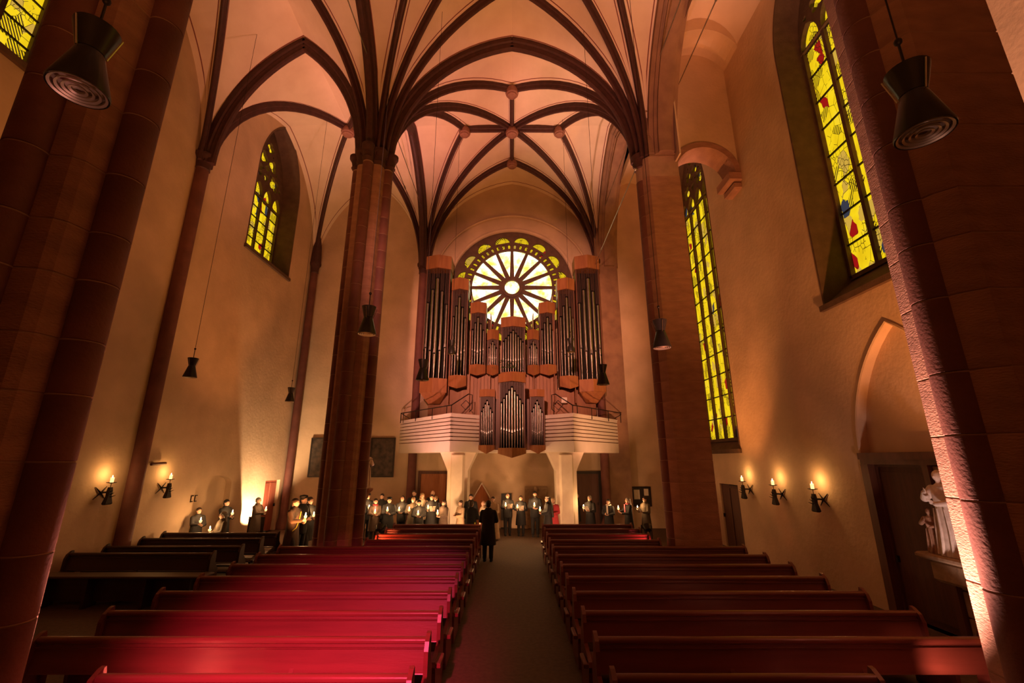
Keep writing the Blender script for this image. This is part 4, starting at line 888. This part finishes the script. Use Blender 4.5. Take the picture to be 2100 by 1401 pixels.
# px, py(head top), Y, facing deg (0 = camera, 90 = right), pose, gait, coat, coat colour, hair kind, hair colour, extras, label, candle label
P = [
 (409, 1043, 15.1, 60, 'reach', 'stand', 'long', 'charcoal', 'short', 'brown', '', 'person in dark coat beside the left edge of the niche', 'candle held at the left edge of the wall niche'),
 (466, 1025, 16.0, 75, 'reach', 'stand', 'long', 'black', 'short', 'black', '', 'dark haired person in black coat standing before the niche', 'candle of the black coated person before the niche'),
 (459, 1050, 14.75, -35, 'both', 'sit', 'short', 'olive', 'long', 'grey', '', 'grey haired person in olive coat seated in the left aisle', 'low candle of the person seated in the left aisle'),
 (531, 1021, 17.3, 85, 'reach', 'stand', 'long', 'brown', 'short', 'grey', '', 'person in long dark coat walking past the red door', 'candle held in front of the red door'),
 (607, 1023, 14.0, 80, 'reach', 'walk', 'long', 'brown', 'long', 'brown', 'strap bag', 'person with yellow strap and bag walking beside the left pillar', 'candle of the person with the yellow strap'),
 (624, 1015, 14.6, 75, 'both', 'stand', 'short', 'black', 'cap', 'black', '', 'person in dark flat cap just left of the left pillar', None),
 (637, 1020, 15.3, 60, 'both', 'walk', 'long', 'charcoal', 'long', 'brown', '', 'person half hidden by the left side of the pillar', 'candle glimpsed at the left side of the pillar'),
 (741, 1021, 17.9, 20, 'both', 'stand', 'long', 'charcoal', 'short', 'brown', '', 'person half hidden behind the pillar below the white statue', 'leftmost candle right of the slender pillar'),
 (755, 1013, 18.4, 40, 'both', 'stand', 'short', 'black', 'cap', 'black', '', 'person in dark cap beneath the painting edge', 'candle of the capped person beneath the painting'),
 (771, 1023, 17.6, 25, 'both', 'stand', 'long', 'brown', 'long', 'brown', 'scarf:cloth_red', 'long haired person wearing a bright red scarf', 'candle beside the red scarf'),
 (784, 1013, 18.9, 0, 'both', 'stand', 'short', 'black', 'short', 'black', '', 'tall dark haired person in black coat behind the red scarf', None),
 (799, 1021, 17.7, 20, 'reach', 'stand', 'long', 'black', 'cap', 'black', '', 'person in beanie with pale scarf left of a gap', 'candle held out low right of the beanie'),
 (826, 1018, 18.2, 0, 'both', 'stand', 'short', 'charcoal', 'hood', 'black', '', 'hooded person standing alone before the back wall', 'candle of the lone hooded person'),
 (850, 1006, 18.9, 0, 'both', 'stand', 'short', 'black', 'short', 'brown', '', 'tallest person at the left edge of the brown door', None),
 (848, 1020, 17.9, 10, 'sheet', 'stand', 'long', 'olive', 'short', 'blond', '', 'fair haired person with bright song sheet in left crowd', 'candle above the bright song sheet in left crowd'),
 (860, 1026, 17.3, 15, 'both', 'stand', 'long', 'charcoal', 'long', 'black', '', 'short long haired person at front of the left crowd', 'lowest candle in the middle of left crowd'),
 (866, 1012, 18.4, 15, 'both', 'stand', 'short', 'cream', 'long', 'blond', 'scarf:cloth_cream', 'person in pale jacket before the brown door', None),
 (888, 1006, 19.2, 0, 'both', 'stand', 'short', 'black', 'bald', 'grey', '', 'bald person rearmost before the brown door', None),
 (886, 1015, 18.2, 10, 'sheet', 'stand', 'long', 'charcoal', 'short', 'brown', '', 'person in dark coat reading before the brown door', 'candle lighting the sheet before the brown door'),
 (894, 1018, 18.7, -10, 'both', 'stand', 'short', 'navy', 'short', 'blond', '', 'fair haired person at the right side of the brown door', 'upper candle at the right side of brown door'),
 (911, 1026, 17.5, -40, 'both', 'stand', 'long', 'brown', 'long', 'brown', '', 'person with reddish hair beside the left gallery column', 'candle beside the left gallery column'),
 (945, 1033, 17.7, -50, 'both', 'stand', 'robe', 'beige', 'short', 'brown', '', 'person in pale hooded robe right of the left gallery column', None),
 (966, 1014, 18.3, 0, 'both', 'stand', 'robe', 'black', 'short', 'black', '', 'dark haired person in black habit left of the gabled cabinet', None),
 (967, 1027, 16.0, 160, 'both', 'stand', 'long', 'black', 'short', 'brown', 'stripe', 'person in black seen from behind with yellow reflective stripe', None),
 (992, 1030, 17.6, -60, 'both', 'stand', 'robe', 'cream', 'bald', 'white', '', 'white haired person in cream robe before the gabled cabinet', None),
 (1011, 1019, 18.2, -15, 'both', 'stand', 'robe', 'beige', 'short', 'brown', '', 'person in beige robe right of the gabled cabinet', None),
 (1002, 1027, 14.6, 175, 'both', 'stand', 'long', 'black', 'short', 'black', '', 'person in black coat in the central aisle, back to camera', 'candle at the right elbow of the aisle person'),
 (1041, 1012, 19.3, 10, 'sheet', 'stand', 'short', 'black', 'bald', 'white', '', 'white haired person in black holding a long song sheet', 'candle right of the white haired singer'),
 (1068, 1017, 19.2, -5, 'sheet', 'stand', 'long', 'black', 'short', 'brown', '', 'short haired person in dark coat before the stone slab', 'candle of the singer at the slab edge'),
 (1097, 1008, 19.0, 0, 'both', 'stand', 'short', 'black', 'short', 'black', 'beard', 'tall bearded person in black before the stone slab', 'candle of the tall bearded person'),
 (1123, 1018, 17.65, -80, 'both', 'stand', 'habit', 'black', 'veil', 'black', '', 'nun in black veil and habit facing left', 'red glass candle of the nun'),
 (1134, 1021, 18.2, -15, 'both', 'stand', 'robe', 'red', 'short', 'blond', 'scarf:cloth_white', 'person in red robe behind the nun', None),
 (1182, 1012, 20.3, 85, 'both', 'stand', 'long', 'black', 'bald', 'brown', '', 'person in black half hidden by the right gallery column', None),
 (1209, 1017, 18.6, -40, 'sheet', 'stand', 'long', 'black', 'short', 'grey', '', 'person in black bending over an open song sheet', 'candle under the open song sheet right of column'),
 (1247, 1025, 18.2, -30, 'both', 'stand', 'long', 'black', 'long', 'black', 'scarf:cloth_white', 'person in black with white collar before the stone pilaster', None),
 (1287, 1021, 18.0, -75, 'reach', 'stand', 'long', 'black', 'long', 'grey', 'scarf:cloth_pink', 'grey haired person with pink scarf left of notice board', 'candle held left of the pink scarf'),
 (1322, 1019, 18.1, -65, 'sheet', 'stand', 'long', 'olive', 'short', 'brown', '', 'person with bright sheet below the notice board', 'candle behind the bright sheet below notice board')]
for p in P:
    g = p[5]; want(('b', p[4], g), body_mb(p[4], g), .0125, 'skin'); want(('c', p[4], g if g == 'sit' else '', p[6]), coat_mb(p[4], g, p[6]), .02, 'cloth_black')
    want(('t', g), trouser_mb(g), .022, 'cloth_black')
dg = bpy.context.evaluated_depsgraph_get(); dg.update(); MESH = {}
for k, o in REM.items(): MESH[k] = bpy.data.meshes.new_from_object(o.evaluated_get(dg)); MESH[k].name = {'b': 'body', 'c': 'coat', 't': 'trousers'}[k[0]]
for k, o in REM.items(): bpy.data.objects.remove(o)
for k, me in MESH.items():
    me.materials.clear(); me.materials.append(MAT['skin' if k[0] == 'b' else 'cloth_black']); me.polygons.foreach_set('use_smooth', [True] * len(me.polygons))
for (px, py, Y, deg, pose, g, kind, cc, hk, hc, ex, lb, cl) in P:
    h = atY(px, py, Y); X = h.x; sc = h.z / 1.725 if g != 'sit' else .97; dz = 0 if g != 'sit' else h.z - 1.725 * .97
    sc = max(.86, min(1.09, sc)); rz = math.radians(deg)
    r = thing('person', lb, 'person', (X, Y, max(dz, -.5)), rz); r.scale = (sc, sc, sc)
    link('body', MESH[('b', pose, g)], r); setm(link('coat' if kind not in ('robe', 'habit') else 'robe', MESH[('c', pose, g if g == 'sit' else '', kind)], r), 'cloth_' + cc)
    setm(link('trousers', MESH[('t', g)], r), 'cloth_' + ('black' if cc in ('black', 'cream', 'red', 'beige') else 'charcoal')); link('eyes', eye_m, r)
    for hh, kk, a in legs_pts(g): link('shoe', shoe_m, r, (a[0], a[1] - .02, a[2] - .09))
    setm(link('hair' if hk not in ('veil', 'hood') else hk, hair(hk), r), 'hair_' + hc)
    if hk == 'cap': link('hat', cap_m, r)
    if hk == 'veil': MB().lathe([(.083, 1.655), (.087, 1.66), (.085, 1.70), (.07, 1.715)], 14, (0, .005, 0), 1, 1.12).build('white_band', 'cloth_white', r)
    if 'scarf' in ex: setm(link('scarf', scarf_m, r), ex.split('scarf:')[1].split()[0])
    if 'strap' in ex: MB().tube([(.06, -.165, 1.38), (.0, -.18, 1.15), (-.1, -.185, .98), (-.16, -.12, .9)], .012, 6).build('strap', 'cloth_yellow', r)
    if 'beard' in ex: MB().ell((0, -.068, 1.535), (.052, .045, .045), 12, 8).build('beard', 'hair_brown', r, smooth=60)
    if 'stripe' in ex: MB().box(-.205, -.19, .05, .14, .45, 1.0).build('reflective_stripe', 'cloth_yellow', r)
    M = Matrix.Translation((X, Y, max(dz, -.5))) @ Matrix.Rotation(rz, 4, 'Z') @ Matrix.Scale(sc, 4)
    if 'bag' in ex: q = tag(link('shoulder_bag', bag_m, None, M @ V((.30, .12, .42)), rz), 'black bag at the side of the person with yellow strap', 'bag')
    cn, sh = POSE[pose][4], POSE[pose][5]
    if cl: held_candle(M @ V(cn), cl)
    if sh: held_sheet(M @ V(sh), rz, 'open song sheet held by %s' % lb.split(' ', 1)[0] + ' ' + ' '.join(lb.split()[1:9]))
# ================================================================== STATUES
def robed_statue(name, label, loc, rz, s, m, extra=None):
    r = thing(name, label, 'statue', loc, rz); r.scale = (s, s, s)
    b = MB(); b.loft([ring(0, .27, .2), ring(.3, .24, .18), ring(.7, .2, .15), ring(1.0, .17, .13), ring(1.25, .2, .13), ring(1.4, .17, .1), ring(1.47, .07, .06)])
    b.cap((0, 0, 1.4), (0, -.01, 1.54), .055, .05); b.ell((0, -.02, 1.63), (.078, .095, .115), 14, 10); b.cap((0, -.11, 1.64), (0, -.125, 1.61), .01, .014, 6)
    for s_, e, w in ((-1, (-.28, -.1, 1.15), (-.12, -.3, 1.28)), (1, (.27, -.08, 1.1), (.05, -.28, 1.05))): b.cap((s_ * .18, 0, 1.36), e, .08, .085); b.cap(e, w, .085, .05); cup(b, w, V((-s_ * .5, -.4, .5)), (0, -1, .2), s_)
    key = ('st', name, label); me = b.mesh('tmp', m); o = bpy.data.objects.new('tmp', me); COL.objects.link(o); q = o.modifiers.new('r', 'REMESH'); q.mode = 'VOXEL'; q.voxel_size = .014; q.use_smooth_shade = True
    dg = bpy.context.evaluated_depsgraph_get(); me2 = bpy.data.meshes.new_from_object(o.evaluated_get(dg)); bpy.data.objects.remove(o); me2.materials.clear(); me2.materials.append(MAT[m]); link('figure', me2, r)
    for k in range(9):
        a = 2 * PI * k / 9 + .2; MB().tube([(.2 * math.cos(a), .15 * math.sin(a), .95), (.235 * math.cos(a + .1), .18 * math.sin(a + .1), .5), (.275 * math.cos(a), .205 * math.sin(a), .02)], [.012, .028, .034], 6).build('robe_fold', m, r, smooth=60)
    MB().ell((0, .02, 1.66), (.088, .095, .095), 12, 8).build('hair', m, r, smooth=60)
    return r
a = atY(747, 1003, 13.2); st = robed_statue('saint_statue', 'white lit saint statue on the far side of left pillar', (-4.30, 13.42, a.z), math.radians(60), .62, 'statue_white')
k_ = thing('statue_console', 'stone console carrying the white statue on the left pillar', 'console', (-4.30, 13.42, a.z - .32)); MB().lathe([(.06, 0), (.12, .08), (.13, .16), (.22, .26), (.24, .28), (.24, .32)], 8).build('bracket', 'sandstone', k_); MB().tube([(0, 0, .12), (-.2, -.3, .12)], .06, 6).build('arm', 'sandstone', k_)
zs_ = 1.42
st2 = robed_statue('mourning_statue', 'pale carved standing figure on the ledge right of portal door', (XR - .24, 8.0, zs_), math.radians(-80), .80, 'statue_white')
q = robed_statue('mourning_statue', 'smaller carved figure leaning low on the same ledge', (XR - .3, 8.28, zs_), math.radians(-60), .42, 'statue_wood')
q = thing('statue_ledge', 'stone ledge carrying the carved figures right of portal', 'ledge', (XR - .25, 8.0, zs_ - .16)); MB().bbox(-.22, .3, -.55, .55, .06, .16, .03).build('slab', 'relief_stone', q); MB().bbox(-.1, .3, -.4, .4, -.3, .06, .05).build('bracket', 'relief_stone', q)
